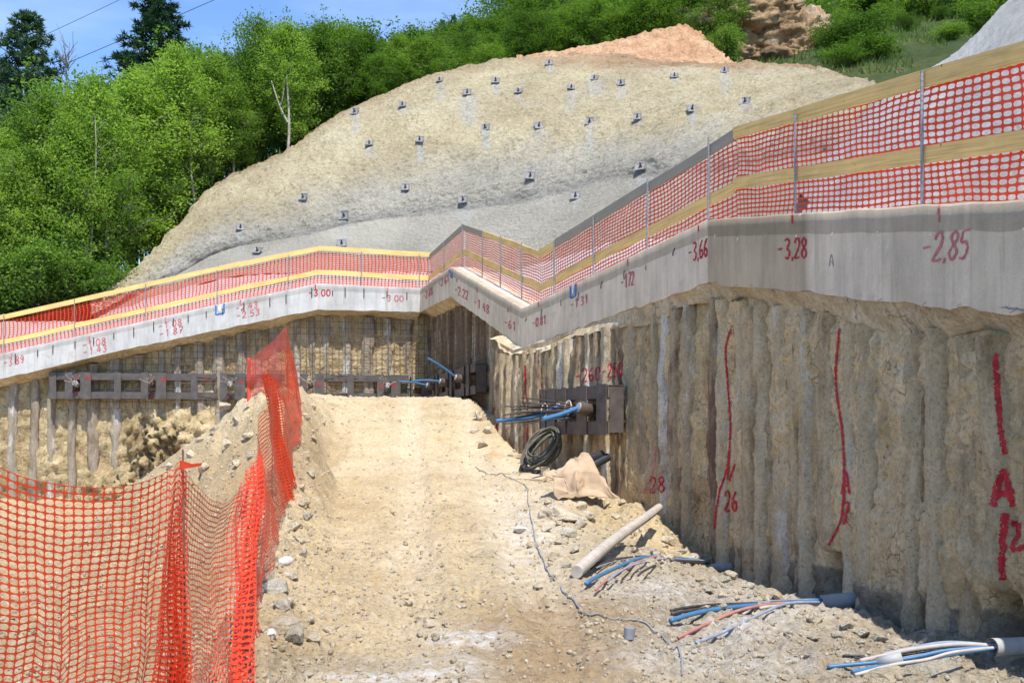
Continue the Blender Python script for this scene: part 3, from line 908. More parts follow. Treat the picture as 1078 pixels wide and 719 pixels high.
def paint(name, strokes, width, mat, parent, bvh=None, off=.006, jump=.16, jitter=.25, step=None):
    vs, fs = [], []
    for st in strokes:
        st = np.asarray(st, float)
        L = np.linalg.norm(np.diff(st, axis=0), axis=1); tot = L.sum()
        stp = step or max(.5, min(1.6, width * .5))
        if len(st) > 2 and tot > 6:
            st = smooth_curve(st, max(4, int(tot / stp)))
        else:
            k = max(3, int(tot / stp) + 1); cum = np.concatenate([[0], np.cumsum(L)])
            u = np.linspace(0, tot, k); st = np.column_stack([np.interp(u, cum, st[:, 0]), np.interp(u, cum, st[:, 1])])
        T = np.gradient(st, axis=0); T /= np.linalg.norm(T, axis=1)[:, None] + 1e-9
        Nn = np.column_stack([-T[:, 1], T[:, 0]])
        prev = None
        nw = 7
        for i in range(len(st)):
            w = width * (1 + jitter * random.uniform(-1, 1)) * (.75 if i in (0, len(st) - 1) else 1)
            row = []
            for j in range(nw):
                q = st[i] + Nn[i] * w * (j / (nw - 1) - .5)
                h = hitW(q[0], q[1], bvh)
                if h[0] is None: row.append(None); continue
                nn = h[1] if h[1].dot(h[0] - EYE) < 0 else -h[1]
                row.append(h[0] + nn * off)
            if prev:
                for j in range(nw - 1):
                    q = (prev[j], prev[j + 1], row[j + 1], row[j])
                    if any(p is None for p in q): continue
                    if nw > 5 and width > 1.4 and random.random() < (.30 if j in (0, nw - 2) else .05): continue
                    if max((q[0] - q[2]).length, (q[1] - q[3]).length, (q[0] - q[1]).length) > jump: continue
                    b = len(vs); vs.extend(q); fs.append((b, b + 1, b + 2, b + 3))
            prev = row
    if fs:
        return mesh(name, [tuple(v) for v in vs], fs, mat, parent)

def number(parent, txt, x, y, w, h, slope, width, mat='red', tick=None, lean=0.0, gap=.25):
    st = text_strokes(txt, x, y, w, h, slope, gap, lean)
    if tick: st.append([(tick[0], tick[1]), (tick[0], tick[2])])
    paint("painted_number", st, width, M[mat], parent)
# far pale beam
number(W1, "-3.89", 4, 386, 4.0, 8, -.2, 1.1, 'redfaint', (12, 371, 379))
number(W1, "-1.08", 87, 367, 4.6, 7, -.2, 1.1, 'redfaint', (94, 354, 362))
number(W1, "-1.43", 88, 374.5, 4.6, 7, -.2, 1.1, 'redfaint')
number(W1, "-1.08", 167, 347, 4.6, 6.5, -.2, 1.1, 'redfaint', (174, 334, 341))
number(W1, "-1.87", 168, 355, 4.6, 6.5, -.2, 1.1, 'redfaint')
number(W1, "-2.43", 248, 328, 4.4, 6.5, -.2, 1.1, 'redfaint', (253, 315, 321))
number(W1, "-2.53", 249, 336, 4.6, 6.5, -.2, 1.1, 'redfaint')
number(W1, "-3.00", 325, 311.5, 4.3, 6.5, 0, 1.2, 'red', (332, 299, 305))
number(W1, "-3.00", 402, 316.5, 4.3, 6, .04, 1.1, 'redfaint', (408, 303, 307.5))
# shaded section
number(W2, "-2.88", 446, 316, 1.8, 8, -.65, 1.0, 'redfaint')
number(W2, "-2.61", 462, 303, 2.0, 8, -.6, 1.0, 'redfaint')
number(W2, "-2.22", 479, 309, 2.6, 9, .5, 1.1, 'redfaint', (481, 293, 297))
number(W2, "-1.48", 499, 322, 3.0, 9, .55, 1.1, 'redfaint', (502, 303, 308))
number(W2, "-61", 531, 343, 3.4, 9, .5, 1.2, 'redfaint', (535, 324, 329))
# section to the bend
number(W3, "-0.81", 561, 345, 2.6, 9, -.3, 1.2, 'redfaint', (567, 318, 323))
number(W3, "-1.31", 601, 326, 3.4, 9, -.4, 1.2, 'redfaint', (607, 297, 303))
number(W3, "-172", 654, 305, 3.0, 14, -.4, 1.3, 'redfaint', (661, 268, 280), gap=.2)
number(W3, "-3,66", 725, 276, 3.9, 19, -.3, 1.6, 'red', (735.5, 237, 244), gap=.2)
# nearest section
number(W4, "-3,28", 819, 273, 6.2, 21, -.05, 2.0, 'red', (834.5, 222, 236), gap=.15)
number(W4, "-2,85", 970, 276, 10, 30, -.08, 2.6, 'redfaint', (989, 216, 234), gap=.12, lean=.12)
paint("pencil_mark", text_strokes("A", 873, 281, 5, 13), .6, M['greycable'], W4)
# red lines and marks on the piles
R = lambda *a, **k: paint("painted_mark", *a, **k)
R([[(553, 384), (553.5, 412), (556, 430), (555, 468)]], 1.8, M['red'], W3)
R([[(521, 428), (517, 444), (514, 452)], [(523, 440), (522.5, 455)]], 1.8, M['red'], W3)
R(text_strokes("-260", 606, 403, 5.5, 14, -.12), 1.4, M['red'], W3)
R(text_strokes("-250", 634, 398, 4.5, 14, -.12), 1.4, M['red'], W3)
R(text_strokes("28", 684, 519, 7, 16, -.1), 2.0, M['red'], W3)
R([[(690, 470), (689, 492), (681, 512), (677, 519)]], 1.8, M['redfaint'], W3)
R([[(770, 346), (764, 368), (766, 400), (769, 450), (766, 490), (757, 520), (752, 557)], [(768, 478), (766, 505)], [(774, 488), (768, 506)]], 2.5, M['red'], W4)
R(text_strokes("26", 763, 538, 6, 21), 2.6, M['red'], W4)
R([[(884, 346), (880, 400), (887, 455), (889, 500), (886, 545), (872, 574)]], 2.9, M['red'], W4)
R(text_strokes("A", 886, 520, 9, 24), 2.6, M['red'], W4)
R(text_strokes("7", 885, 552, 9, 22), 3, M['red'], W4)
R([[(1048, 372), (1050, 410), (1053, 450), (1058, 478)]], 6.5, M['red'], W4)
R(text_strokes("A", 1044, 533, 24, 36), 8, M['red'], W4)
R([[(1058, 540), (1055, 580), (1056, 610)]], 9, M['red'], W4)
R([[(1064, 552), (1071, 550), (1072, 562), (1066, 578), (1080, 574)]], 6, M['red'], W4)

# survey marks: blue sprayed squares with a white reflector stuck in the middle
def survey(parent, x, y, w, h, sl, cap=False):
    o = paint("survey_mark", [[(x - w, y - h + sl * -w), (x + w, y - h + sl * w)], [(x - w, y + h - sl * w), (x + w, y + h + sl * w)], [(x - w, y - h - sl * w), (x - w, y + h - sl * w)], [(x + w, y - h + sl * w), (x + w, y + h + sl * w)]], 2.0, M['blue'], parent, jitter=.1)
    if o: paint("reflector", [[(x, y - h * .55), (x, y + h * .55)]], w * .75, M['white'], o, off=.012, jitter=.02)
survey(W1, 231.5, 324.5, 4.3, 6, -.2)
survey(W3, 603.5, 305, 2.6, 8, -.45)
paint("survey_mark", [[(474, 284), (476, 293)]], 4, M['blue'], W2)

# tie wires left in the beams
def ties(parent, k, spacing, length, z_frac, mat, out=.015, bottom=False, rad=.011):
    i0, i1 = SECT[k]
    q, s = resample(BN[i0:i1 + 1], .05)
    sv = .3
    while sv < s[-1]:
        i = int(np.searchsorted(s, sv)); r = q[min(i, len(q) - 1)]
        t = q[min(i + 1, len(q) - 1)] - q[max(i - 1, 0)]; t = t[:2] / np.linalg.norm(t[:2]); nn = np.array([t[1], -t[0]])
        z = r[3] + (r[2] - r[3]) * z_frac - random.uniform(0, .05)
        l = length * random.uniform(.5, 1.2)
        b = MB()
        dx = t * random.uniform(-.05, .05) * (0 if k == 0 else 1)
        a0 = np.array([*(r[:2] + nn * .006), z + l * .5]); a1 = np.array([*(r[:2] + nn * out + dx), z - l * .5])
        if np.arctan2(abs(r[0]), r[1]) < .62:
            b.tube([a0, (a0 + a1) / 2 + np.array([*(nn * .01), 0]), a1], rad, 5).build("tie_wire", mat, parent)
        sv += spacing * random.uniform(.7, 1.3)
ties(W1, 0, .62, .26, .70, M['strand'], rad=.016)
ties(W3, 2, .8, .12, .72, M['strand'], rad=.008)
ties(W4, 3, .9, .05, .74, M['palehose'], .03, rad=.0025)
ties(W4, 3, .6, .04, .02, M['palehose'], .05, rad=.004)

# welded wire mesh hung on the far piles
def wire_mesh(parent, pl, s0, s1, out, pitch, r, zlo):
    b = MB()
    q, s, nrm = line_frame(pl, .1)
    zt = beam_z_at(q[:, :2], False) - .2
    for sv in np.arange(s0, s1, pitch):
        x = np.array([np.interp(sv, s, q[:, 0]), np.interp(sv, s, q[:, 1])]); nn = np.array([np.interp(sv, s, nrm[:, 0]), np.interp(sv, s, nrm[:, 1])])
        z1 = np.interp(sv, s, zt); z = np.linspace(zlo, z1, 5)
        w = out + .03 * vnoise(p3(np.full(5, sv * 2), z))
        b.tube(np.column_stack([x[0] + nn[0] * w, x[1] + nn[1] * w, z]), r, 4, False)
    for z in np.arange(zlo, np.max(zt), pitch):
        m = (s >= s0) & (s <= s1) & (zt > z)
        idx = np.where(m)[0]
        if len(idx) < 3: continue
        for run in np.split(idx, np.where(np.diff(idx) > 1)[0] + 1):
            if len(run) < 3: continue
            w = (out + .02)
            b.tube(np.column_stack([q[run, 0] + nrm[run, 0] * w, q[run, 1] + nrm[run, 1] * w, np.full(len(run), z)])[::2], r, 4, False)
    b.build("wire_mesh", M['rust'], parent)
sA = s_of(PL1, 100)
wire_mesh(W1, PL1, sA, W1d[1][-1] - .2, .20, .2, .0075, 2.2)
wire_mesh(W2, PL2, .2, s_of(PL2, 520), .17, .16, .0075, 2.0)
# ------------------------------------------------------------------ guard fences of boards and orange netting on the beam
def net_mesh(G, hu=.43, hv=.36):
    """G (nu,nv,3): corners of the mesh cells; every cell becomes a plastic frame round an open hole"""
    hu = np.asarray(hu, float); hv = np.asarray(hv, float)
    A, B, Cc, Dd = G[:-1, :-1], G[1:, :-1], G[1:, 1:], G[:-1, 1:]
    def bl(u, v):
        u = np.asarray(u, float); v = np.asarray(v, float)
        u = u[:, None, None] if u.ndim else u; v = v[:, None, None] if v.ndim else v
        return (A * (1 - u) * (1 - v) + B * u * (1 - v) + Cc * u * v + Dd * (1 - u) * v).reshape(-1, 3)
    outer = [(0, 0), (.5, 0), (1, 0), (1, .5), (1, 1), (.5, 1), (0, 1), (0, .5)]
    k = .8
    inner = [(.5 - hu * k, .5 - hv * k), (.5, .5 - hv), (.5 + hu * k, .5 - hv * k), (.5 + hu, .5), (.5 + hu * k, .5 + hv * k), (.5, .5 + hv), (.5 - hu * k, .5 + hv * k), (.5 - hu, .5)]
    O = np.stack([bl(*q) for q in outer], 1); I = np.stack([bl(*q) for q in inner], 1)
    V = np.concatenate([O, I], 1).reshape(-1, 3)
    b = (np.arange(len(O)) * 16)[:, None]
    f = np.stack([np.concatenate([b + i, b + (i + 1) % 8, b + 8 + (i + 1) % 8, b + 8 + i], 1) for i in range(8)], 1).reshape(-1, 4)
    return V, f

FTOP = beam_z_at(FENCE, True)
FN = np.column_stack([FENCE, BN[:, 2]])
def fence(i0, i1, label, post_px, topmat, midmat, heights=(1.10, .43), bh=.15, skip_end=0.0, post_h=1.16):
    nodes = FN[i0:i1 + 1]
    root = thing("guard_fence", tuple(nodes[0]), label, "fence", "orange net guard fences along the wall top")
    pl = nodes[:, :2]
    q, s = resample(nodes, .115)
    t = np.gradient(q[:, :2], axis=0); t /= np.linalg.norm(t, axis=1)[:, None]; nn = np.stack([t[:, 1], -t[:, 0]], 1)
    nv = 19
    v = np.linspace(0, 1, nv)[None, :]
    S = s[:, None] + 0 * v
    sag = .04 * fbm(p3(S * .9 + i0 * 7, v * 0), 3, 31)
    zz = q[:, 2][:, None] + .02 + v * (1.06 + sag)
    zz = zz + .02 * fbm(p3(S * 1.3, v * 2 + 5), 3, 35)
    off = .0 + .035 * fbm(p3(S * .8 + 3, v * 1.3), 3, 33) * np.sin(np.pi * np.clip(v, .03, 1)) + .0
    off = np.minimum(off, .02)
    G = np.stack([q[:, 0][:, None] + nn[:, 0][:, None] * off, q[:, 1][:, None] + nn[:, 1][:, None] * off, zz], -1)
    su = .03 * fbm(p3(S * .7, v * 3), 2, 36)
    G[..., 0] += t[:, 0][:, None] * su; G[..., 1] += t[:, 1][:, None] * su
    V, f = net_mesh(G)
    mesh("net", V, f, M['net'], root)
    # posts
    ps = []
    for px in post_px:
        sv = s_of(pl, px)
        if sv is None: continue
        ps.append(sv)
        i = np.interp(sv, s, np.arange(len(s))); z = np.interp(sv, s, q[:, 2])
        x = np.array([np.interp(sv, s, q[:, 0]), np.interp(sv, s, q[:, 1])]); n_ = nn[int(i)]
        h = post_h * random.uniform(.97, 1.08)
        b = MB()
        lean = np.array([random.uniform(-.008, .008), 0])
        zs = np.linspace(z - .03, z + h, 60)
        rr = .0135 + .0022 * (np.arange(60) % 2)
        b.tube(np.column_stack([x[0] + n_[0] * .075 + lean[0] * (zs - z), np.full(60, x[1] + n_[1] * .075), zs]), rr, 8)
        b.build("post", M['post'], root)
    # boards, nailed between posts
    for hi, (hc, mt) in enumerate(zip(heights, (topmat, midmat))):
        ends = sorted(set([0.0] + [p for p in ps[::2] if .8 < p < s[-1] - .8] + [s[-1] - skip_end]))
        nd, sn = resample(nodes, 1e6)
        ends = sorted(set(ends + [x for x in sn[1:-1]]))
        for a, b_ in zip(ends[:-1], ends[1:]):
            if b_ - a < .05: continue
            xa = np.array([np.interp(a, s, q[:, c]) for c in range(3)]); xb = np.array([np.interp(b_, s, q[:, c]) for c in range(3)])
            tt = (xb - xa); tt[2] = 0; tt /= np.linalg.norm(tt); n_ = np.array([tt[1], -tt[0], 0])
            dz = random.uniform(-.012, .012)
            k = max(2, int((b_ - a) / .25))
            u = np.linspace(0, 1, k)
            bow = .012 * np.sin(u * np.pi) * random.uniform(-1, 1)
            c = xa[None] + (xb - xa)[None] * u[:, None] + np.column_stack([0 * u, 0 * u, hc + dz + bow]) + n_ * (.038 + .004 * (ends.index(a) % 2))
            hh = bh / 2 * (1 + .05 * random.uniform(-1, 1)); th = .0125
            prof = [(-th, -hh), (th, -hh), (th, hh), (-th, hh)]
            V = np.stack([c + n_ * a_ + np.array([0, 0, b2]) for a_, b2 in prof], 1)
            F4 = [(i * 4 + j, i * 4 + (j + 1) % 4, (i + 1) * 4 + (j + 1) % 4, (i + 1) * 4 + j) for i in range(k - 1) for j in range(4)]
            F4 += [(3, 2, 1, 0), tuple((k - 1) * 4 + j for j in range(4))]
            mesh("board", V.reshape(-1, 3), F4, M[mt[0]] if (len(mt) == 1 or random.random() < .5) else M[mt[1]], root, attrs={'s': np.repeat(a + (b_ - a) * u, 4), 'bv': np.tile([0, .12, 1.12, 1.0], k)})
    return root

fence(0, 5, "longest orange net fence with two sunlit yellow boards on the far pale wall", [-70, 5, 79, 154, 229, 303.5, 380, 441], ('wood',), ('wood',), heights=(1.17, .40))
fence(5, 6, "short orange net fence climbing from the inner corner to the crest of the beam", [451, 470, 491], ('woodgrey',), ('wood',))
fence(6, 7, "orange net fence running down the white beam top to the outer corner", [510.6, 530, 552.5], ('wood', 'woodgrey'), ('wood',))
fence(7, 8, "orange net fence climbing from the outer corner to the bend above the number -172", [587, 629, 686, 751], ('woodgrey', 'wood'), ('wood',), heights=(1.10, .43))
fence(8, 10, "nearest orange net fence with broad yellow boards on the right hand wall", [844, 979, 1190], ('wood',), ('wood',), heights=(1.12, .47))

# ------------------------------------------------------------------ the drooping net along the left edge of the ramp
def near_net():
    root = thing("safety_net", (-1.67, 5.0, gz(-1.67, 5.0)), "bright orange safety net drooping along the left edge of the earth ramp", "net")
    # control columns: (top px, py, d), (bottom px, py, d), cells to the next, sag
    D3 = [
        [P(-420, 480, 3.2), P(-420, 860, 3.2), 0, .12],
        [P(-14, 484, 4.15), P(-20, 790, 4.15), 0, .115],
        [P(189, 484, 5.0), P(186, 735, 5.05), 10, .22],
        [P(262, 498, 7.6), P(262, 722, 5.45), 10, .02],
        [P(285, 394, 11.6), P(303, 520, 11.9), 10, .0],
        [P(300, 410, 13.6), P(317, 452, 13.9), 12, .0],
        [P(303, 343, 15.0), P(318, 425, 15.0), 12, .03],
        [P(262, 379, 16.3), P(262, 432, 16.0), 0, 0],
    ]
    PI = 2
    tops, bots = [], []
    for i in range(len(D3) - 1):
        a, b = D3[i], D3[i + 1]
        L = ((a[0] - b[0]).length + (a[1] - b[1]).length) / 2
        n = max(4, int(L / .046 * 1.1))
        us = list(np.linspace(0, 1, n, endpoint=False))
        if i == 1: us = us[:-3] + list(np.linspace(.84, 1, 26, endpoint=False))
        if i == 2: us = list(np.linspace(0, .10, 24, endpoint=False)) + us[4:]
        us.sort()
        for u in us:
            tp = a[0].lerp(b[0], u); bt = a[1].lerp(b[1], u)
            tp.z -= a[3] * 4 * u * (1 - u)
            tops.append(tp); bots.append(bt)
    tops.append(D3[-1][0]); bots.append(D3[-1][1])
    T = np.array(tops); B = np.array(bots)
    for i in range(len(B)):
        g = gz(B[i][0], B[i][1])
        if B[i][2] < g + .01 or B[i][1] < 6: B[i][2] = g + .015
    nu = len(T)
    # gather cells towards the posts so the net bunches there
    nv = 37
    v = np.linspace(0, 1, nv)[:, None]
    rows = B[None] * (1 - v[..., None]) + T[None] * v[..., None]           # nv,nu,3
    rows = rows.transpose(1, 0, 2)
    cen = np.linalg.norm(rows[:, -1, :2] - np.array([D3[PI][0].x, D3[PI][0].y]), axis=1)
    path = np.gradient(rows[:, nv // 2, :2], axis=0); path /= np.linalg.norm(path, axis=1)[:, None] + 1e-9
    nr = np.stack([path[:, 1], -path[:, 0]], 1)
    i = np.arange(nu)[:, None]; vv = v[:, 0][None, :]
    pleat = np.exp(-(cen[:, None] / .28) ** 2)
    off = pleat * (.03 * np.sin(i * 1.7 + vv * 2) * (.4 + 1.2 * (1 - vv)) + .05 * np.sin(i * .62 + vv * 1.5) * (1 - vv))
    for c in (D3[3], D3[4]):
        ce = np.linalg.norm(rows[:, -1, :2] - np.array([c[0].x, c[0].y]), axis=1)[:, None]
        off = off + np.exp(-(ce / .55) ** 2) * .06 * np.sin(i * 1.0 + vv * 3)
    off = off + .06 * fbm(np.stack([i * .042 + 0 * vv, vv * 1.6 + 0 * i, 0 * i + 0 * vv], -1), 3, 41) + .02 * np.sin(i * .38 + vv * 5) * (1 - vv)
    rows[..., 0] += nr[:, 0][:, None] * off; rows[..., 1] += nr[:, 1][:, None] * off
    rows[..., 2] += -.05 * np.sin(np.pi * vv) * (1 - pleat) * .6 + .012 * fbm(np.stack([i * .12 + 0 * vv, vv * 3 + 0 * i, 0 * i + 0 * vv], -1), 3, 42)
    # pull columns together at the first post, tighter at the top
    pull = (np.exp(-(cen[:, None] / .36) ** 2) * .6 * (.25 + .75 * vv))
    px0, py0 = D3[PI][0].x, D3[PI][0].y
    rows[..., 0] += (px0 - rows[..., 0]) * pull; rows[..., 1] += (py0 - rows[..., 1]) * pull
    V, f = net_mesh(rows, np.interp(rows[:-1, nv // 2, 1], [6, 9, 12], [.45, .43, .36]), np.interp(rows[:-1, nv // 2, 1], [6, 9, 12], [.415, .39, .30]))
    mesh("net", V, f, M['netnear'], root)
    # loose knotted end on the post top
    b = MB()
    tp = np.array(D3[PI][0])
    b.add([tp + np.array(q) for q in [(0, 0, .0), (.06, .01, -.02), (.11, .02, -.015), (.10, .02, -.032), (.05, .01, -.04), (0, 0, -.05)]], [(0, 1, 4, 5), (1, 2, 3, 4)])
    b.build("loose_tail", M['netnear'], root)
    for (t_, q) in ((D3[PI][0], .05), (D3[4][0], .02), (D3[6][0], .01), (D3[7][0], .02)):
        g = gz(t_.x, t_.y)
        MB().tube([(t_.x, t_.y + .06, g - .1), (t_.x + .004, t_.y + .06, (g + t_.z) / 2), (t_.x, t_.y + .05, t_.z + q)], .0055, 8).build("stake", M['rust'], root)
    # stiff rolled edge at the far end
    e = np.array(D3[7][0]); e2 = np.array(D3[7][1])
    MB().tube([e + np.array([0, 0, .03]), (e + e2) / 2, e2], .03, 8).build("rolled_edge", M['netnear'], root)
near_net()
# ------------------------------------------------------------------ nailed slope behind the wall, near bank, wooded hill
def loft(cols, nu, nv, bulge=0.0, over=0.0):
    """cols: list of rows of 3D points (same count per column); returns (nu,nv,3) smooth sheet"""
    C = np.array([[list(p) for p in c] for c in cols], float)            # ncol, k, 3
    rows = [smooth_curve(C[:, j], nu) for j in range(C.shape[1])]
    R = np.stack(rows, 1)                                                # nu,k,3
    k = R.shape[1]
    t = np.linspace(0, k - 1, nv); i = np.clip(t.astype(int), 0, k - 2); f = (t - i)[None, :, None]
    return R[:, i] * (1 - f) + R[:, i + 1] * f

def sheet_normals(S):
    a = np.gradient(S, axis=0); b = np.gradient(S, axis=1)
    n = np.cross(a, b); n /= np.linalg.norm(n, axis=-1)[..., None] + 1e-9
    to = S - np.array(EYE)
    sg = -np.sign((n * to).sum(-1)); sg[sg == 0] = 1
    return n * sg[..., None]

crest = [(105, 328, 37.5), (135, 305, 39), (170, 268, 41), (215, 205, 43), (255, 180, 44.3), (300, 160, 45), (350, 125, 46), (400, 101, 47), (450, 80, 47.5), (500, 69, 48), (540, 63, 48), (590, 58, 48), (640, 57, 48), (700, 63, 47), (760, 68, 46), (805, 67, 44), (850, 73, 42), (890, 86, 38), (930, 98, 34), (975, 120, 30)]
basep = [(95, 338, 35.5), (125, 325, 35.5), (165, 312, 35.2), (230, 294, 35), (265, 290, 35), (310, 288, 35), (360, 287, 35), (410, 287, 35), (455, 287, 34.5), (500, 287, 34), (540, 285, 33.2), (590, 272, 32), (640, 255, 30.5), (700, 250, 27.5), (760, 248, 24), (810, 235, 21.5), (850, 222, 19.5), (890, 214, 17.5), (930, 212, 16), (975, 210, 15)]
cols = []
for (cx, cy, cd), (bx, by, bd) in zip(crest, basep):
    c = P(cx, cy, cd); b = P(bx, by, bd)
    mid = b.lerp(c, .5) + Vector((0, -.35, .55))
    lo = b.lerp(c, .24) + Vector((0, .2, .05))
    lo2 = b.lerp(c, .30) + Vector((0, -.15, .15))
    m2 = b.lerp(c, .78) + Vector((0, -.2, .5))
    back = c + Vector((0, 2.2, .15))
    cols.append([b, lo, lo2, mid, m2, c, back])
S = loft(cols, 420, 190)
N = sheet_normals(S)
vv = np.linspace(0, 1, 190)[None, :] * 7 / 6
rough = sstep(.17, .25, vv)
disp = (.05 + .10 * rough) * fbm(S * .35, 3, 51) + (.015 + .05 * rough) * fbm(S * 2.4, 4, 52, .65) + .03 * rough * fbm(S * 7, 3, 53) + .09 * rough * (.55 - worley(S * np.array([1.7, 1.7, 2.4]), 56)) * np.clip(.5 + fbm(S * .5, 3, 57), 0, 1)
S = S + N * disp[..., None]
f_sl = gridfaces(420, 190)
vat = np.broadcast_to(np.array(vv), S.shape[:2])
PLATES = [(578, 68), (463, 86), (522, 87), (492, 99), (546, 98), (601, 94), (654, 89), (424, 112), (511.5, 136.5), (567, 134.5), (621, 129.5), (671, 125), (442, 148.5), (558.5, 187), (427, 199), (488, 212), (606, 208), (675, 178), (710, 82), (763, 76), (728, 117), (785, 109), (374, 119), (389, 153), (363, 228), (320, 209), (253, 241), (626, 84), (360, 258), (272, 266)]
spx = S[..., 0] / S[..., 1] * F + 539; spy = 450 - (S[..., 2] - 1.6) / S[..., 1] * F
gro = np.zeros(spx.shape)
for i, (px, py) in enumerate(PLATES):          # grout that ran out of the drill holes and down the skin
    ln = [10, 26, 16, 40, 8, 30, 20][i % 7]; wd = [3.5, 5, 4, 9, 3, 6][i % 6]
    gro = np.maximum(gro, np.exp(-((spx - px - .5) / wd) ** 4) * sstep(py - 3, py + 2, spy) * (1 - sstep(py + ln * .6, py + ln, spy)) * [.9, .5, .8, .6][i % 4])
sl = mesh("nailed_slope", S, f_sl, M['slope'], smooth=True, attrs={'v': vat.ravel().copy(), 'grout': gro.ravel(), 'rim': (sstep(530, 640, spx) * sstep(.76, .88, vat + .05 * fbm(S * .6, 3, 55))).ravel()})
sl['kind'] = 'structure'
SL_BVH = BVHTree.FromPolygons([tuple(v) for v in S.reshape(-1, 3)], [tuple(int(i) for i in f) for f in f_sl])

# grey shotcreted bank close behind the right hand wall
bc = [(840, 208, 22.5), (885, 150, 22.5), (930, 100, 21.5), (1005, 56, 19.5), (1062, 0, 18), (1160, -95, 16.2), (1420, -350, 13), (2000, -700, 9)]
bb = [(855, 214, 17.5), (890, 212, 14.5), (940, 209, 12), (1005, 204, 10), (1090, 196, 8.3), (1200, 186, 7), (1500, 160, 5.2), (2300, 90, 3.4)]
Bk = loft([[P(*b) + Vector((-.9, -.1, -.95)), P(*b), P(*b).lerp(P(*c), .5) + Vector((-.12, -.1, .12)), P(*c), P(*c) + Vector((1.6, 1.2, .35))] for b, c in zip(bb, bc)], 260, 120)
Nb = sheet_normals(Bk)
Bk = Bk + Nb * (.05 * fbm(Bk * .5, 3, 61) + .014 * fbm(Bk * 4, 4, 62, .6) + .008 * fbm(Bk * 16, 3, 63))[..., None]
bk = mesh("shotcrete_bank", Bk, gridfaces(260, 120), M['bank'], smooth=True); bk['kind'] = 'structure'

# bench between wall top and slope foot
bl = np.column_stack([BACK, BN[:, 2] - .06])
foot = np.array([list(P(-420, 352, 35.5))] + [list(P(*q)) for q in basep[:-2]] + [list(P(*q)) for q in bb[1:]])
A = smooth_curve(resample(bl, .3)[0], 160); Bq = resample(foot, .3)[0]
def byarc(p, n):
    l = np.concatenate([[0], np.cumsum(np.linalg.norm(np.diff(p, axis=0), axis=1))]); u = np.linspace(0, l[-1], n)
    return np.column_stack([np.interp(u, l, p[:, c]) for c in range(3)])
# pair the two edges by bearing from the camera so the strip does not twist
fa = np.arctan2(foot[:, 0], foot[:, 1]); A = byarc(bl, 200); aa = np.arctan2(A[:, 0], A[:, 1]); aa = np.maximum.accumulate(aa)
Bq = np.column_stack([np.interp(aa, np.maximum.accumulate(fa), foot[:, c]) for c in range(3)])
w = np.linspace(0, 1.03, 14)[None, :, None]
Bn = A[:, None] * (1 - w) + Bq[:, None] * w
Bn[..., 2] += .06 * fbm(Bn * 1.5, 4, 71) * np.clip(w[..., 0] * 4, 0, 1)
be = mesh("bench", Bn, gridfaces(200, 14), M['bank'], smooth=True); be['kind'] = 'structure'

hc = [(-500, 352, 35.6, .10, .06), (-100, 346, 35.6, .12, .08), (60, 336, 36, .16, .08), (110, 328, 37.6, .2, .08), (135, 306, 39, .2, .08), (170, 270, 41.2, .18, .08), (215, 208, 43.2, .14, .07), (300, 163, 45.2, .10, .06), (350, 128, 46.2, .08, .06), (400, 104, 47.2, .08, .08), (450, 83, 47.7, .10, .11), (540, 66, 48.2, .2, .2), (640, 60, 48.2, .30, .28), (760, 72, 46.2, .42, .4), (850, 78, 42.3, .46, .42), (890, 92, 38.5, .50, .44), (930, 106, 34.5, .5, .45), (975, 128, 30.5, .5, .45), (1100, 128, 29, .5, .45), (1700, 100, 28, .5, .45)]
hcol = []
for px, py, d, g1, g2 in hc:
    p = P(px, py, d) - Vector((0, 0, .05)); u = Vector((p.x, p.y, 0)).normalized()
    hcol.append([p, p + u * 6 + Vector((0, 0, 6 * g1)), p + u * 14 + Vector((0, 0, 14 * g1)), p + u * 60 + Vector((0, 0, 14 * g1 + 46 * g2)), p + u * 260 + Vector((0, 0, 14 * g1 + 100 * g2))])
H = loft(hcol, 300, 130)
H[..., 2] += .35 * fbm(H * .25, 4, 81) * np.linspace(0, 1, 130)[None, :].clip(0, .15) / .15 + .08 * fbm(H * 1.2, 3, 82)
f_h = gridfaces(300, 130)
hl = mesh("wooded_hill", H, f_h, M['hill'], smooth=True); hl['kind'] = 'structure'
H_BVH = BVHTree.FromPolygons([tuple(v) for v in H.reshape(-1, 3)], [tuple(int(i) for i in f) for f in f_h])
def hz(x, y):
    h = H_BVH.ray_cast(Vector((x, y, 300)), Vector((0, 0, -1)))
    return h[0].z if h[0] else None

# heap of orange soil on the crest
oc = [(548, 63, 48.3), (600, 53, 49.5), (655, 41, 50.5), (700, 30, 51.5), (722, 27, 51.5), (738, 37, 51), (752, 50, 50.5), (775, 71, 49)]
ob = [(540, 66, 47.6), (590, 61, 47.6), (640, 60, 47.6), (700, 66, 46.6), (725, 69, 46.3), (745, 70, 46), (762, 72, 45.8), (778, 73, 45.5)]
So = loft([[P(*b) - Vector((0, .6, 1.2)), P(*b), P(*b).lerp(P(*c), .5) + Vector((0, 0, .15)), P(*c), P(*c) + Vector((0, 1.5, -.6)), P(*c) + Vector((0, 3, -2.2))] for b, c in zip(ob, oc)], 160, 70)
So = So + sheet_normals(So) * (.16 * fbm(So * .8, 4, 91) + .09 * fbm(So * 3, 4, 92, .6))[..., None]
so = mesh("soil_heap", So, gridfaces(160, 70), M['soilor'], smooth=True); so['kind'] = 'structure'

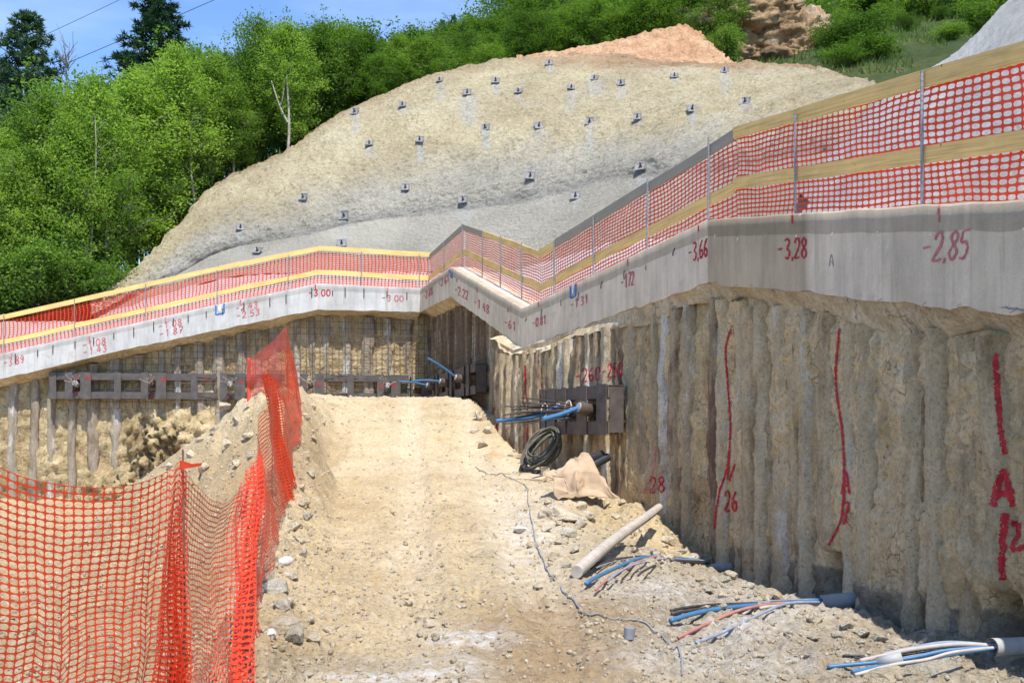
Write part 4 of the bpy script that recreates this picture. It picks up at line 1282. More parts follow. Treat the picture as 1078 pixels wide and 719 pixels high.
# ------------------------------------------------------------------ rock outcrop
def blobmesh(name, c, rad, amp, freq, seed, mat, parent=None, nu=90, nv=60, ridged=True, origin=None, squash=None):
    th = np.linspace(0, 2 * np.pi, nu)[:, None]; ph = np.linspace(-np.pi / 2, np.pi / 2, nv)[None, :]
    n = np.stack([np.cos(th) * np.cos(ph), np.sin(th) * np.cos(ph), np.sin(ph) + 0 * th], -1)
    r = 1 + amp * fbm(n * np.array(rad) * freq * .6 + seed * 3.1, 5, seed, .55, ridged) + amp * .3 * fbm(n * np.array(rad) * freq * 3, 3, seed + 7)
    V = np.array(c) + n * r[..., None] * np.array(rad)
    return mesh(name, V, gridfaces(nu, nv), mat, parent, smooth=True, origin=origin)
oc_root = thing("rock_outcrop", tuple(P(785, 66, 51)), "weathered rock outcrop with a dark hollow above the crest of the nailed slope", "rock")
for i, (px, py, d, rx, ry, rz, am) in enumerate([(775, 22, 54, 3.36, 1.6, 1.09, .22), (735, 28, 53.5, 1.68, 1.2, 0.80, .2), (800, 50, 54.2, 1.46, 1.4, 1.72, .25), (832, 48, 54, 1.90, 1.3, 1.49, .3), (772, 62, 52.6, 1.34, .9, 0.63, .22), (822, 66, 52.3, 1.34, .9, 0.57, .25), (755, 50, 55.4, 2.91, 1.0, 1.84, .2), (850, 62, 53, 1.34, 1.0, 1.03, .3)]):
    blobmesh("boulder", P(px, py, d), (rx, ry, rz), am, 1.7, 200 + i, M['cliff'], oc_root)
# ------------------------------------------------------------------ anchor plates on the slope
pr = thing("anchor_plate", (0, 0, 0), "small square steel anchor plate with a bolt on the nailed slope", "anchor plate", "anchor plates in rows on the nailed slope")
b = MB(); h = .175
b.add([(-h, -h, .05), (h, -h, .05), (h, h, .05), (-h, h, .05), (-.07, -.07, .0), (.07, -.07, .0), (.07, .07, .0), (-.07, .07, .0),
       (-h, -h, .02), (h, -h, .02), (h, h, .02), (-h, h, .02)],
      [(0, 1, 5, 4), (1, 2, 6, 5), (2, 3, 7, 6), (3, 0, 4, 7), (4, 5, 6, 7), (0, 8, 9, 1), (1, 9, 10, 2), (2, 10, 11, 3), (3, 11, 8, 0), (11, 10, 9, 8)])
b.build("plate", M['plate'], pr)
MB().tube([(0, 0, -.05), (0, .01, .08), (0, .02, .17)], .026, 8).build("bolt", M['strand'], pr)
MB().tube([(0, 0, 0.0), (0, 0, .06)], .055, 6).build("nut", M['steelbrown'], pr)
plates = PLATES
first = True
for (px, py) in plates:
    hh = SL_BVH.ray_cast(EYE, ray(px, py).normalized())
    if hh[0] is None: continue
    n = hh[1] if hh[1].dot(hh[0] - EYE) < 0 else -hh[1]
    n = (n * .45 + Vector((random.uniform(-.25, .15), -.75, random.uniform(.3, .65)))).normalized()
    o = pr if first else copy_tree(pr)
    first = False
    o.location = hh[0] + n * .07
    up = Vector((random.uniform(-.12, .12), 0, 1)); xx = up.cross(n).normalized(); yy = n.cross(xx)
    o.rotation_euler = Matrix((xx, yy, n)).transposed().to_euler()
    sc_ = random.uniform(.9, 1.1); o.scale = (sc_, sc_, sc_)
    if py > 195: o['label'] = "pale dusty anchor plate half buried on the grey lower band of the nailed slope"

# ------------------------------------------------------------------ trees
def leaf_quads(C, size, rng, up=.9, aspect=.65):
    n = len(C)
    a = rng.normal(size=(n, 3)); a /= np.linalg.norm(a, axis=1)[:, None]
    nr = rng.normal(size=(n, 3)); nr[:, 2] += up; nr /= np.linalg.norm(nr, axis=1)[:, None]
    a = a - nr * (a * nr).sum(1)[:, None]; a /= np.linalg.norm(a, axis=1)[:, None] + 1e-9
    b = np.cross(nr, a)
    s = (size * rng.uniform(.65, 1.25, n))[:, None]
    V = np.stack([C - a * s, C + b * s * aspect * .8, C + a * s, C - b * s * aspect * .8], 1).reshape(-1, 3)
    F_ = np.arange(4 * n).reshape(n, 4)
    return V, F_

def broadleaf(seed, Ht, R, clear, nl, nclus, per, lsize, spread, thick=.09, shape=1.0):
    rng = np.random.default_rng(seed)
    tr = MB(); cl = []
    k = 12
    z = np.linspace(0, Ht * .93, k)
    bend = np.cumsum(rng.normal(0, .05, (k, 2)), 0) * Ht * .035
    T = np.column_stack([bend, z])
    tr.tube(T, thick * (1 - z / Ht) ** .8 + .012, 7)
    for i in range(nl):
        f = clear + (1 - clear) * ((i + rng.uniform(0, 1)) / nl) ** .9
        z0 = f * Ht * .92
        base = np.array([np.interp(z0, z, T[:, 0]), np.interp(z0, z, T[:, 1]), z0])
        az = i * 2.399 + rng.uniform(-.5, .5)
        u = (f - clear) / (1 - clear)
        prof = (np.sin(np.pi * (0.15 + .82 * u) ** (.8 / shape)) ** .7)
        L = R * prof * rng.uniform(.65, 1.2) + .25
        rise = L * rng.uniform(.25, .95)
        tip = base + np.array([math.cos(az) * L, math.sin(az) * L, rise])
        mid = (base + tip) / 2 + rng.normal(0, .1, 3) + np.array([0, 0, -.06 * L])
        pts = smooth_curve([base, mid, tip], 6)
        tr.tube(pts, np.linspace(max(.014, thick * .38 * (1 - f * .6)), .008, 6), 5, False)
        ncl = max(2, int(nclus * (.4 + prof) / nl))
        for j in range(ncl):
            t = rng.uniform(.25, 1.08)
            c = base + (tip - base) * t + rng.normal(0, .22 * L ** .5 * spread, 3)
            cl.append(c)
            if j % 3 == 0:
                tr.tube([base + (tip - base) * min(t, .9) * .9, c], [.009, .005], 4, False)
    for j in range(int(nclus * .05)):
        cl.append(np.array([*bend[-1], Ht * rng.uniform(.86, 1.0)]) + rng.normal(0, .14, 3))
    C = []
    for c in cl:
        rr = rng.uniform(.14, .34) * spread
        C.append(c + rng.normal(0, 1, (int(per * rng.uniform(.6, 1.4)), 3)) * np.array([rr, rr, rr * .7]))
    C = np.concatenate(C); C = C[C[:, 2] > .15]
    V, F_ = leaf_quads(C, lsize, rng)
    cv = np.repeat(rng.uniform(0, 1, len(F_)) * .6 + .4 * rng.uniform(0, 1), 1)
    return tr, V, F_, cv

def pine(seed, Ht, R, clear, nl, per):
    rng = np.random.default_rng(seed)
    tr = MB(); k = 10
    z = np.linspace(0, Ht, k); bend = np.cumsum(rng.normal(0, .04, (k, 2)), 0) * Ht * .03
    T = np.column_stack([bend, z]); tr.tube(T, .17 * (1 - z / Ht) + .02, 7)
    C, A = [], []
    for i in range(nl):
        f = clear + (1 - clear) * (i + rng.uniform(0, 1)) / nl
        z0 = f * Ht * .98; base = np.array([np.interp(z0, z, T[:, 0]), np.interp(z0, z, T[:, 1]), z0]); az = i * 2.399 + rng.uniform(-.6, .6)
        u = (f - clear) / (1 - clear)
        L = R * (1 - u) ** .62 * rng.uniform(.5, 1.15) + .22
        tip = base + np.array([math.cos(az) * L, math.sin(az) * L, L * rng.uniform(-.05, .4)])
        pts = smooth_curve([base, (base + tip) / 2 + np.array([0, 0, -.08 * L]), tip], 5)
        tr.tube(pts, np.linspace(.04, .012, 5), 5, False)
        for j in range(int(4 + 9 * L / R)):
            t = rng.uniform(.3, 1.05)
            c = base + (tip - base) * t + rng.normal(0, .16 * L ** .5, 3) * np.array([1, 1, .55])
            d = rng.normal(0, 1, (per, 3)) + np.array([0, 0, .7]); d /= np.linalg.norm(d, axis=1)[:, None]
            C.append(c + d * .11); A.append(d)
    C = np.concatenate(C); A = np.concatenate(A); n = len(C)
    b = np.cross(A, rng.normal(size=(n, 3))); b /= np.linalg.norm(b, axis=1)[:, None] + 1e-9
    l = rng.uniform(.13, .26, n)[:, None]
    V = np.stack([C - A * l * .5, C + b * .03, C + A * l, C - b * .03], 1).reshape(-1, 3)
    return tr, V, np.arange(4 * n).reshape(n, 4), rng.uniform(0, 1, n)

def tree_proto(kind, name, cat, label, group, data, leafmat, bark):
    tr, V, F_, cv = data
    root = thing(name, (0, 0, 0), label, cat, group)
    tr.build("trunk", bark, root, smooth=True)
    mesh("crown", V, F_, leafmat, root, attrs={'leafv': cv})
    return root
LA = "slender light green broadleaf tree in the wood left of the nailed slope"
LB = "darker green broadleaf tree in the wood behind the slender light trees"
LH = "dense green tree on the hill behind the crest of the nailed slope"
LS = "bushy green shrub on the hillside above the right end of the nailed slope"
PA = [tree_proto('A', "broadleaf_tree", "tree", LA, "light green trees of the left wood", broadleaf(301 + i, 9.5, [1.4, 1.8, 1.6][i], [.12, .2, .16][i], [46, 52, 44][i], 600, 24, .078, 1.0, .10), M['leafA'], [M['bark'], M['barkpale'], M['bark']][i]) for i in range(3)]
PB = [tree_proto('B', "broadleaf_tree", "tree", LB, "darker trees of the left wood", broadleaf(311 + i, 9.0, [2.2, 2.6][i], .18, 52, 640, 22, .09, 1.1, .13), M['leafB'], M['bark']) for i in range(2)]
PH = [tree_proto('H', "hill_tree", "tree", LH, "trees on the hill behind the crest", broadleaf(321 + i, 9.0, [2.5, 2.2, 2.8][i], .08, 52, 760, 20, .095, 1.1, .12), M['leafB'], M['bark']) for i in range(3)]
PS = [tree_proto('S', "shrub", "shrub", LS, "shrubs on the hillside above the slope", broadleaf(331 + i, 2.6, [1.5, 1.3][i], .02, 40, 420, 14, .075, .75, .04, .8), M['leafB'], M['bark']) for i in range(2)]
PP = [tree_proto('P', "pine_tree", "pine", "tall dark pine rising above the wood at the far left", "", pine(341 + i, 15, [3.0, 3.4][i], .22, 130, 26), M['leafP'], M['bark']) for i in range(2)]
used = set(); BASE = {}
GRP = {'low bush behind the left end of the fence below the wood': 'bushes behind the left fence', 'low leafy undergrowth tree at the foot of the left wood': 'undergrowth of the left wood', 'broadleaf tree at the upper left shoulder of the nailed slope': 'trees at the shoulder of the slope', 'far dark conifer on the skyline behind the hill trees': 'conifers on the skyline', 'big rounded green bush above the right end of the nailed slope': 'big bushes above the slope'}
def put(protos, px, d, ytop, label=None, sx=1.0, base_h=9.0, rng=random, zb=None, nogroup=False, rot=None, grp=None):
    if label and not nogroup: grp = GRP[label]
    x = (px - 539) / F * d
    z = hz(x, d) if zb is None else zb
    if z is None: return None
    zt = 1.6 + (450 - ytop) / F * d
    h = zt - z
    if h < .6: return None
    p = protos[rng.randrange(len(protos))]
    BASE.setdefault(p.name, (p['label'], p.get('group')))
    if p.name in used: o = copy_tree(p)
    else: o = p; used.add(p.name)
    o.location = (x, d, z - .05)
    s = h / base_h
    w = max(s, .55 * s + .30) if s < 1 else s ** .7
    w *= sx * rng.uniform(.88, 1.15)
    o.scale = (w, w * rng.uniform(.9, 1.1), s)
    o.rotation_euler = (0, 0, rng.uniform(0, 6.28) if rot is None else rot)
    bl_, bg_ = BASE[p.name]
    o['label'] = label or bl_
    if nogroup or not (grp or bg_):
        if 'group' in o: del o['group']
    else:
        o['group'] = grp or bg_
    return o
rt = random.Random(5)
canopy = [(-150, 95), (-60, 110), (0, 130), (30, 108), (60, 95), (100, 72), (125, 80), (150, 60), (185, 55), (215, 36), (240, 66), (262, 30), (290, 20), (312, 26), (335, 30), (372, 30), (400, 48), (430, 34), (470, 24), (510, 16), (540, 8), (560, -12), (620, -40), (700, -60), (760, -60)]
cy_ = lambda px: float(np.interp(px, [c[0] for c in canopy], [c[1] for c in canopy]))
# named individuals first
put(PP, 26, 62, 8, "tall dark pine standing alone against the sky at the far left", 1.0, 15, rt, nogroup=True)
put(PP, 168, 60, -14, "biggest dark pine rising behind the light trees left of centre of the sky", 1.15, 15, rt, nogroup=True)
put(PP, 6, 66, 62, "lower dark pine crown beside the tall pine at the left edge", .8, 15, rt, nogroup=True)
put(PP, 136, 64, 50, "smaller dark pine close on the left of the biggest pine", .6, 15, rt, nogroup=True)
put(PA, 304, 46.5, 22, "light green tree with a pale forked trunk at the slope's upper left edge", 1.25, 9.5, rt, nogroup=True)
put(PB, 272, 48, 18, "dark green tree with an uneven top just left of the pale forked tree", .8, 9, rt, nogroup=True)
for px, dd_, dy in [(-70, 37.6, 30), (-20, 38.2, 15), (18, 37.4, 45), (48, 38.5, 0), (70, 37.6, 40), (98, 39.2, 0), (112, 38.6, 55), (138, 41.5, 10), (160, 42.4, 60), (182, 43.6, 5), (205, 44.4, 70), (222, 45.5, 0), (246, 45.8, 35)]:
    put(PA, px, dd_, cy_(px) + dy + rt.uniform(-14, 16), None, 1.0, 9.5, rt)
for px, dd_, dy in [(-120, 40, 0), (-50, 41, 0), (0, 41, 5), (35, 42, 15), (85, 42.5, 20), (122, 44, 25), (150, 44.5, 12), (196, 47, 6), (232, 47.5, 18), (258, 48, 22)]:
    put(PA, px, dd_, cy_(px) + dy, None, 1.05, 9.5, rt)
for px in range(-140, 345, 23):
    put(PB, px + rt.uniform(-8, 8), rt.uniform(46, 54) + max(0, (px - 200) * .02), cy_(px) + rt.uniform(4, 32), None, 1.05, 9, rt)
for px, d_ in [(-30, 37), (22, 38.4), (92, 39.9), (160, 44), (215, 46.5), (268, 48)]:
    put(PB, px, d_, cy_(px) + 120 + rt.uniform(-30, 40), "low leafy undergrowth tree at the foot of the left wood", 1.3, 9, rt)
for px in range(330, 420, 17):
    put(PB + PA[:1], px + rt.uniform(-6, 6), rt.uniform(49, 52), cy_(px) + rt.uniform(-4, 22), "broadleaf tree at the upper left shoulder of the nailed slope", 1.0, 9, rt)
for px in range(318, 560, 15):
    put(PH, px + rt.uniform(-6, 6), rt.uniform(51, 57), cy_(px) + rt.uniform(10, 40), None, 1.0, 9.0, rt)
    put(PH, px + rt.uniform(-8, 8), rt.uniform(60, 72), cy_(px) + rt.uniform(-4, 12), None, 1.1, 9.0, rt)
for px in range(400, 545, 20):
    put(PP, px + rt.uniform(-8, 8), rt.uniform(78, 84), cy_(px) - rt.uniform(-2, 14), "far dark conifer on the skyline behind the hill trees", .5, 15, rt)
for px in range(548, 760, 15):
    put(PH, px + rt.uniform(-6, 6), rt.uniform(52.5, 55), rt.uniform(0, 22) - max(0, (px - 600) * .1), None, 1.0, 9.0, rt)
    put(PH, px + rt.uniform(-8, 8), rt.uniform(58, 68), rt.uniform(-45, -15), None, 1.0, 9.0, rt)
# shrubs right of the outcrop
for px, d_, yt, s_ in [(884, 47, 26, 1.2), (905, 46, 22, 1.4), (918, 44, 40, 1.4), (888, 43.5, 52, 1.2), (940, 42, 58, 1.4), (905, 41.5, 66, 1.1), (962, 40, 72, 1.2)]:
    put(PS, px, d_, yt, "big rounded green bush above the right end of the nailed slope", s_, 2.6, rt)
for k_ in range(46):
    px = rt.uniform(845, 1075); d_ = rt.uniform(43, 70)
    yt = 66 - (d_ - 43) * 3.0 + rt.uniform(-14, 6) - max(0, (px - 960) * .12)
    put(PS, px, d_, yt, None, rt.uniform(.8, 1.5), 2.6, rt)
for px, d_, yt, s_ in [(978, 44, 45, 1.2), (1000, 46, 28, 1.2), (1015, 42, 40, 1.0), (955, 52, 18, .9), (1030, 50, 5, 1.1), (850, 60, -8, 1.2), (760, 60, -10, 1.1), (880, 66, -18, 1.0), (820, 66, -25, 1.1), (800, 62, -8, .9), (920, 64, -12, 1.0), (960, 62, -16, 1.3), (1010, 60, -22, 1.3), (1050, 55, -20, 1.3), (990, 56, 8, .8), (925, 56, 14, .7), (1060, 48, -5, 1.2), (870, 58, 8, .6), (760, 50.5, 38, .7), (748, 50.2, 44, .5), (770, 51.4, 48, .55)]:
    put(PS, px, d_, yt, None, s_, 2.6, rt)
put(PS, 765, 50.3, 32, "small grassy bush in front of the hollow of the rock outcrop", .8, 2.6, rt, nogroup=True)
for p in PA + PB + PH + PS + PP:
    if p.name not in used:
        put([p], 120, 47, 110, None, 1.0, 9, rt)
# bare dead tree between the pines
rng = np.random.default_rng(77)
bt = MB()
x0 = (70 - 539) / F * 56; zb = hz(x0, 56); ztop = 1.6 + (450 - 46) / F * 56
bt.tube([(x0, 56, zb), (x0 + .2, 56, (zb + ztop) / 2), (x0 - .1, 56, ztop)], [.13, .07, .015], 6)
for i in range(34):
    f = rng.uniform(.6, .99); b0 = np.array([x0 + .1, 56, zb + (ztop - zb) * f]); az = rng.uniform(0, 6.28); L = rng.uniform(.5, 1.5)
    t1 = b0 + np.array([math.cos(az) * L * .6, math.sin(az) * L * .6, L * .9])
    bt.tube([b0, (b0 + t1) / 2 + rng.normal(0, .08, 3), t1], [.028, .018, .009], 4, False)
    bt.tube([(b0 + t1) / 2, (b0 + t1) / 2 + rng.normal(0, .3, 3) + np.array([0, 0, .35])], [.013, .008], 4, False)
o = bt.build("bare_tree", M['bark'], origin=(x0, 56, zb)); tag(o, "leafless grey tree showing thin twigs against the sky between the two pines", "tree")
# pale saplings in front of the wood
for px, d_, y0, yt in [(98, 37.8, 250, 120), (136, 40.4, 250, 130), (203, 43.4, 235, 110), (62, 37.6, 300, 160)]:
    x = (px - 539) / F * d_; z = hz(x, d_); zt = 1.6 + (450 - yt) / F * d_
    if z is None: continue
    k = np.linspace(0, 1, 9)
    bb_ = MB().tube(np.column_stack([x + .12 * np.sin(k * 5 + px), d_ + 0 * k, z - .1 + (zt - z) * k]), .055 * (1 - .75 * k), 6)
    for q in range(7):
        u = rng.uniform(.3, .95); az = rng.uniform(0, 6.28)
        p0 = np.array([x + .12 * np.sin(u * 5 + px), d_, z + (zt - z) * u])
        bb_.tube([p0, p0 + np.array([math.cos(az) * .7, math.sin(az) * .5, .5])], [.018, .006], 4, False)
    o = bb_.build("sapling", M['barkpale'], origin=(x, d_, z)); tag(o, {98: "thin pale trunk below the light crowns, third from the left edge", 136: "thin pale trunk in the dark gap near the slope edge", 203: "pale trunk closest to the left edge of the nailed slope", 62: "thin pale trunk nearest the left edge of the photo"}[px], "tree", "pale thin trunks along the front of the wood")

for px in range(-60, 118, 14):
    put(PS, px + rt.uniform(-5, 5), rt.uniform(36.6, 38.2), 281 - max(0, px - 60) * .1 + rt.uniform(-16, 12), 'low bush behind the left end of the fence below the wood', 1.0, 2.6, rt)
k = np.linspace(0, 1, 8)
x = (303 - 539) / F * 45.4; z = hz(x, 45.4) or 14.0; zt = 1.6 + (450 - 74) / F * 45.4
fk = MB().tube(np.column_stack([x + .06 * np.sin(k * 4), 45.4 + 0 * k, z - .2 + (zt - z) * k]), .075 * (1 - .6 * k), 7)
p0 = np.array([x, 45.4, z + (zt - z) * .38])
fk.tube(smooth_curve([p0, p0 + np.array([-.35, 0, .7]), p0 + np.array([-.75, 0, 1.9])], 7), np.linspace(.055, .025, 7), 6)
fk.tube(smooth_curve([p0 + np.array([-.35, 0, .7]), p0 + np.array([-.2, 0, 1.3]), p0 + np.array([-.15, 0, 2.0])], 6), np.linspace(.035, .015, 6), 6)
fk = fk.build("sapling", M['barkpale'], origin=(x, 45.4, z)); tag(fk, "pale forked trunk standing bare at the upper left edge of the nailed slope", "tree")
# grass along the slope edge and over the hillside
def grass(name, pts, size, label):
    C = np.array(pts); n = len(C)
    a = RNG.normal(0, .35, (n, 3)); a[:, 2] = 1; a /= np.linalg.norm(a, axis=1)[:, None]
    b = np.cross(a, RNG.normal(size=(n, 3))); b /= np.linalg.norm(b, axis=1)[:, None]
    s = (size * RNG.uniform(.5, 1.4, n))[:, None]
    V = np.stack([C - b * s * .10, C + b * s * .10, C + a * s], 1).reshape(-1, 3)
    o = mesh(name, V, np.arange(3 * n).reshape(n, 3), M['grass'], attrs={'leafv': RNG.uniform(0, 1, n)})
    tag(o, label, "grass", kind='stuff')
pts = []
for (px0, px1, d0, d1, n) in [(760, 1075, 46, 72, 6000), (60, 300, 38, 47, 4500), (860, 1000, 39, 47, 1500)]:
    for _ in range(n):
        px = RNG.uniform(px0, px1); d = RNG.uniform(d0, d1); x = (px - 539) / F * d
        if vnoise(np.array([x * .5, d * .5, 1.0]), 3) < -.25: continue
        z = hz(x, d)
        if z is None: continue
        pts.append((x, d, z - .02))
grass("hill_grass", pts, .36, "yellowish green grass on the hillside and along the edge of the slope")

# overhead cables
for (a, b_, r) in [((20, 45), (140, -12), .022), ((40, 75), (232, -8), .028)]:
    p0 = np.array(P(a[0], a[1], 95)); p1 = np.array(P(b_[0], b_[1], 95)); e = p1 - p0; p0 = p0 - e * 1.5; p1 = p1 + e * 2
    k = np.linspace(0, 1, 30); c = p0 + (p1 - p0) * k[:, None]; c[:, 2] -= .5 * np.sin(np.pi * k)
    o = MB().tube(c, r, 6).build("power_line", M['cable'], origin=tuple(p0))
    tag(o, "upper thin black overhead cable crossing the sky beside the left pine" if a[0] == 20 else "lower thicker overhead cable passing behind the bare tree and the biggest pine", "cable", "overhead cables in the sky")
# ------------------------------------------------------------------ steel wales bolted across the piles
def wale(label, pl, s0, s1, z0, z1, o0, o1, mat, plates, heads, dz=0.0, letters=()):
    xy0, t0 = at_s(pl, s0)
    root = thing("steel_wale", (xy0[0], xy0[1], z0), label, "steel wale", "steel wales bolted across the piles")
    def fr(s):
        x, t = at_s(pl, s); return np.array([x[0], x[1], 0]), np.array([t[0], t[1], 0]), np.array([t[1], -t[0], 0])
    def bar(name, sa, sb, za, zb, oa, ob, m):
        xa, t, n = fr(sa); xb, _, _ = fr(sb)
        c = (xa + xb) / 2 + n * (oa + ob) / 2 + np.array([0, 0, (za + zb) / 2])
        e = (xb - xa) / 2
        return MB().box(c, e, n * (ob - oa) / 2, (0, 0, (zb - za) / 2)).build(name, m, root)
    hch = (z1 - z0) * .27
    for za, zb in ((z0, z0 + hch), (z1 - hch, z1)):
        # a channel: web and two flanges
        xa, t, n = fr(s0); xb, _, _ = fr(s1)
        b = MB(); e = (xb - xa) / 2; c = (xa + xb) / 2
        b.box(c + n * (o1 - .015) + np.array([0, 0, (za + zb) / 2]), e, n * .010, (0, 0, (zb - za) / 2 - .001))
        for zf in (za + .008, zb - .008):
            b.box(c + n * ((o0 + o1) / 2 - .014) + np.array([0, 0, zf]), e * .9995, n * ((o1 - o0) / 2 - .014), (0, 0, .0075))
        b.build("channel", M[mat], root)
    for (sa, sb) in plates:
        bar("plate", sa, sb, z0 - .015, z1 + .015, o1 + .001, o1 + .018, M[mat])
    bar("end_plate", s0 - .02, s0 - .003, z0 - .02, z1 + .02, o0, o1 + .03, M[mat])
    bar("end_plate", s1 + .003, s1 + .02, z0 + .03, z1 - .03, o0 + .05, o1 - .03, M[mat])
    return root, fr
def W(pl, px): return s_of(pl, px)
aw = [85, 164, 246, 328, 405]
pls = []
for a in aw:
    s = W(PL1, a); pls += [(s - .33, s - .10), (s + .13, s + .44)]
for a in (61, 128, 208, 288, 367): s = W(PL1, a); pls.append((s - .1, s + .1))
r1, fr1 = wale("long blue grey steel wale of two channels across the far pile wall", PL1, W(PL1, 58), W(PL1, 430), 2.50, 3.30, .19, .46, 'steel', pls, aw)
for i, a in enumerate(aw):
    s = W(PL1, a); x, t, n = fr1(s)
    c = x + n * .36 + np.array([0, 0, 2.92])
    out = n * .25 + np.array([0, 0, .07])
    h = MB().tube([c, c + out * .9], .085, 12).build("anchor_head", M['steelrust'] if i % 2 else M['pvc'], r1)
    b = MB()
    for j in range(7):
        q = c + out + t * random.uniform(-.05, .05) + np.array([0, 0, random.uniform(-.05, .05)])
        b.tube([q - out * .2, q + out * 1.1 + t * random.uniform(-.3, .25) + np.array([0, 0, random.uniform(-.06, .16)])], .010, 5)
    b.build("strand_stub", M['palehose'], r1)
WB = []
def collect(root):
    vs, fs, n = [], [], 0
    for ch in root.children:
        if ch.name.startswith(("plate", "channel")):
            o = np.array(WLOC[ch.name]) if ch.name in WLOC else np.array(root.location)
            for v in ch.data.vertices: vs.append(tuple(np.array(v.co) + np.array(root.location)))
            for p in ch.data.polygons: fs.append(tuple(i + n for i in p.vertices))
            n = len(vs)
    return BVHTree.FromPolygons(vs, fs)
bw = collect(r1)
for i, a in enumerate([85, 164, 246, 328, 405]):
    yy = 393 + (a - 60) * .028
    paint("painted_number", text_strokes("12345"[i], a - 6, yy + 6.5, 3.2, 5), .9, M['red'], r1, bw, .004, 5)
    paint("painted_number", text_strokes("A1", a + 6, yy + 6, 2.4, 4.5), .8, M['red'], r1, bw, .004, 5)
    paint("painted_number", [[(a - 8, yy + 20), (a - 4, yy + 19), (a - 5, yy + 23)]], 1.6, M['red'], r1, bw, .004, 5)
paint("painted_number", text_strokes("T24", 213, 403, 2.6, 4), .8, M['red'], r1, bw, .004, 5)

a2 = [456, 474, 490, 508.5]
pls = []
for a in a2: s = W(PL2, a); pls += [(s - .52, s - .12), (s + .12, s + .48)]
s_end = W(PL2, 519.5)
r2, fr2 = wale("dark steel wale rising along the shaded inner wall beside the outer corner", PL2, .75, s_end, 2.42, 3.16, .14, .46, 'steelbrown', pls, a2)
def tendon(name, label, pts, r, mat, origin, group):
    o = MB().tube(smooth_curve(np.array(pts), 14), r, 8).build(name, M[mat], origin=tuple(origin)); tag(o, label, "tendon", group); return o
ends = [((425, 410.3), "lowest blue sheathed tendon at the inner corner"), ((420.4, 401.5), "blue tendon reaching furthest left from the inner wall"), ((434, 401), "blue tendon from the third anchor pipe of the inner wall"), ((450.6, 377), "topmost blue tendon slanting up from the inner wall near the corner")]
for a, (e, lab) in zip(a2, ends):
    s = W(PL2, a); x, t, n = fr2(s)
    c = x + n * .44 + np.array([0, 0, 2.80])
    out = n * .26 + np.array([0, 0, .07])
    MB().tube([c, c + out], .105, 14).build("anchor_pipe", M['steelrust'], r2, smooth=True)
    MB().tube([c + out * .9, c + out * 1.12], .07, 12).build("anchor_head", M['pvc'], r2)
    d0 = (c + out)[1]
    end = np.array(P(e[0], e[1], d0 - .35))
    tendon("blue_tendon", lab, [c + out * .95, (c + out) * .5 + end * .5 + np.array([0, 0, .03]), end], .026, 'sheath', c + out, "blue tendons sticking out of the inner wall")

sa, sb = W(PL3[1:], 594), W(PL3[1:], 667)
pls = [(W(PL3[1:], a), W(PL3[1:], b)) for a, b in ((595, 599), (602, 609), (617, 622), (634, 645), (656, 666.5))]
r3, fr3 = wale("brown steel wale with square openings on the wall right of the outer corner", PL3[1:], sa, sb, 1.50, 2.24, .13, .44, 'steelbrown', pls, [])
tend3 = []
for a, zc in ((625, 1.87), (649, 1.85)):
    s = W(PL3[1:], a); x, t, n = fr3(s)
    c = x + n * .40 + np.array([0, 0, zc]); out = n * .24 + np.array([0, 0, .06])
    MB().tube([c, c + out], .105, 14).build("anchor_pipe", M['steelrust'], r3, smooth=True)
    MB().tube([c + out * .9, c + out * 1.1], .075, 14).build("anchor_head", M['pvc'], r3)
    tend3.append(c + out)
c0 = tend3[1]; d0 = c0[1]
tendon("blue_tendon", "thick blue tendon out of the brown anchor pipe right of the outer corner", [c0, (c0 + np.array(P(571, 441.5, d0 - .3))) / 2 - np.array([0, 0, .015]), np.array(P(571, 441.5, d0 - .3))], .036, 'sheath', c0, "tendons of the bracket right of the outer corner")
c0 = tend3[0]; d1 = c0[1]
tendon("blue_tendon", "blue tendon end pointing left under the fan of black strands", [c0, np.array(P(562, 438.5, d1 - .2)), np.array(P(522.5, 443, d1 - .4))], .032, 'sheath', c0, "tendons of the bracket right of the outer corner")
fan = [((549, 418.5), (620, 431)), ((549, 423), (604, 427)), ((550, 425), (610, 429)), ((531, 427.5), (600, 430)), ((538, 431), (606, 430)), ((530, 436.5), (600, 434)), ((540, 440), (604, 432)), ((546, 444.5), (606, 438)), ((531, 446), (598, 438)), ((552, 446), (604, 440)), ((543, 434), (600, 432))]
lab = ["black strand ends fanned out above the blue tendon at the outer corner"]
for i, (e, st) in enumerate(fan):
    q0 = np.array(P(st[0], st[1], d1 + .1 * random.uniform(-1, 1))); q1 = np.array(P(e[0], e[1], d1 - .35 + random.uniform(-.15, .15)))
    tendon("steel_strand", "dark steel strand in the fan pointing left from the bracket right of the outer corner", [q0, (q0 + q1) / 2 + np.array([0, 0, random.uniform(-.02, .03)]), q1], .011, 'strand', q0, "dark strands fanning out of the bracket")
MB_ = MB()
for i, (px, py) in enumerate([(573, 432), (598, 429)]):
    c = np.array(P(px, py, d1 - .1)); k = np.linspace(0, 2 * np.pi, 24)
    MB_ = MB(); MB_.tube(np.column_stack([c[0] + .05 * np.cos(k), c[1] + .06 * np.sin(k), c[2] + .11 * np.sin(k + .3)]), .012, 6, False)
    o = MB_.build("cable_tie", M['palehose'], origin=tuple(c)); tag(o, "pale ring tying the strand fan at its middle" if i == 0 else "pale ring tying the strand fan close to the bracket", "cable tie")

# ------------------------------------------------------------------ loose things on the ground
def onG(px, py, lift=.0):
    h = hitG(px, py)
    return np.array(h) + np.array([0, 0, lift]) if h else np.array(P(px, py, 12))

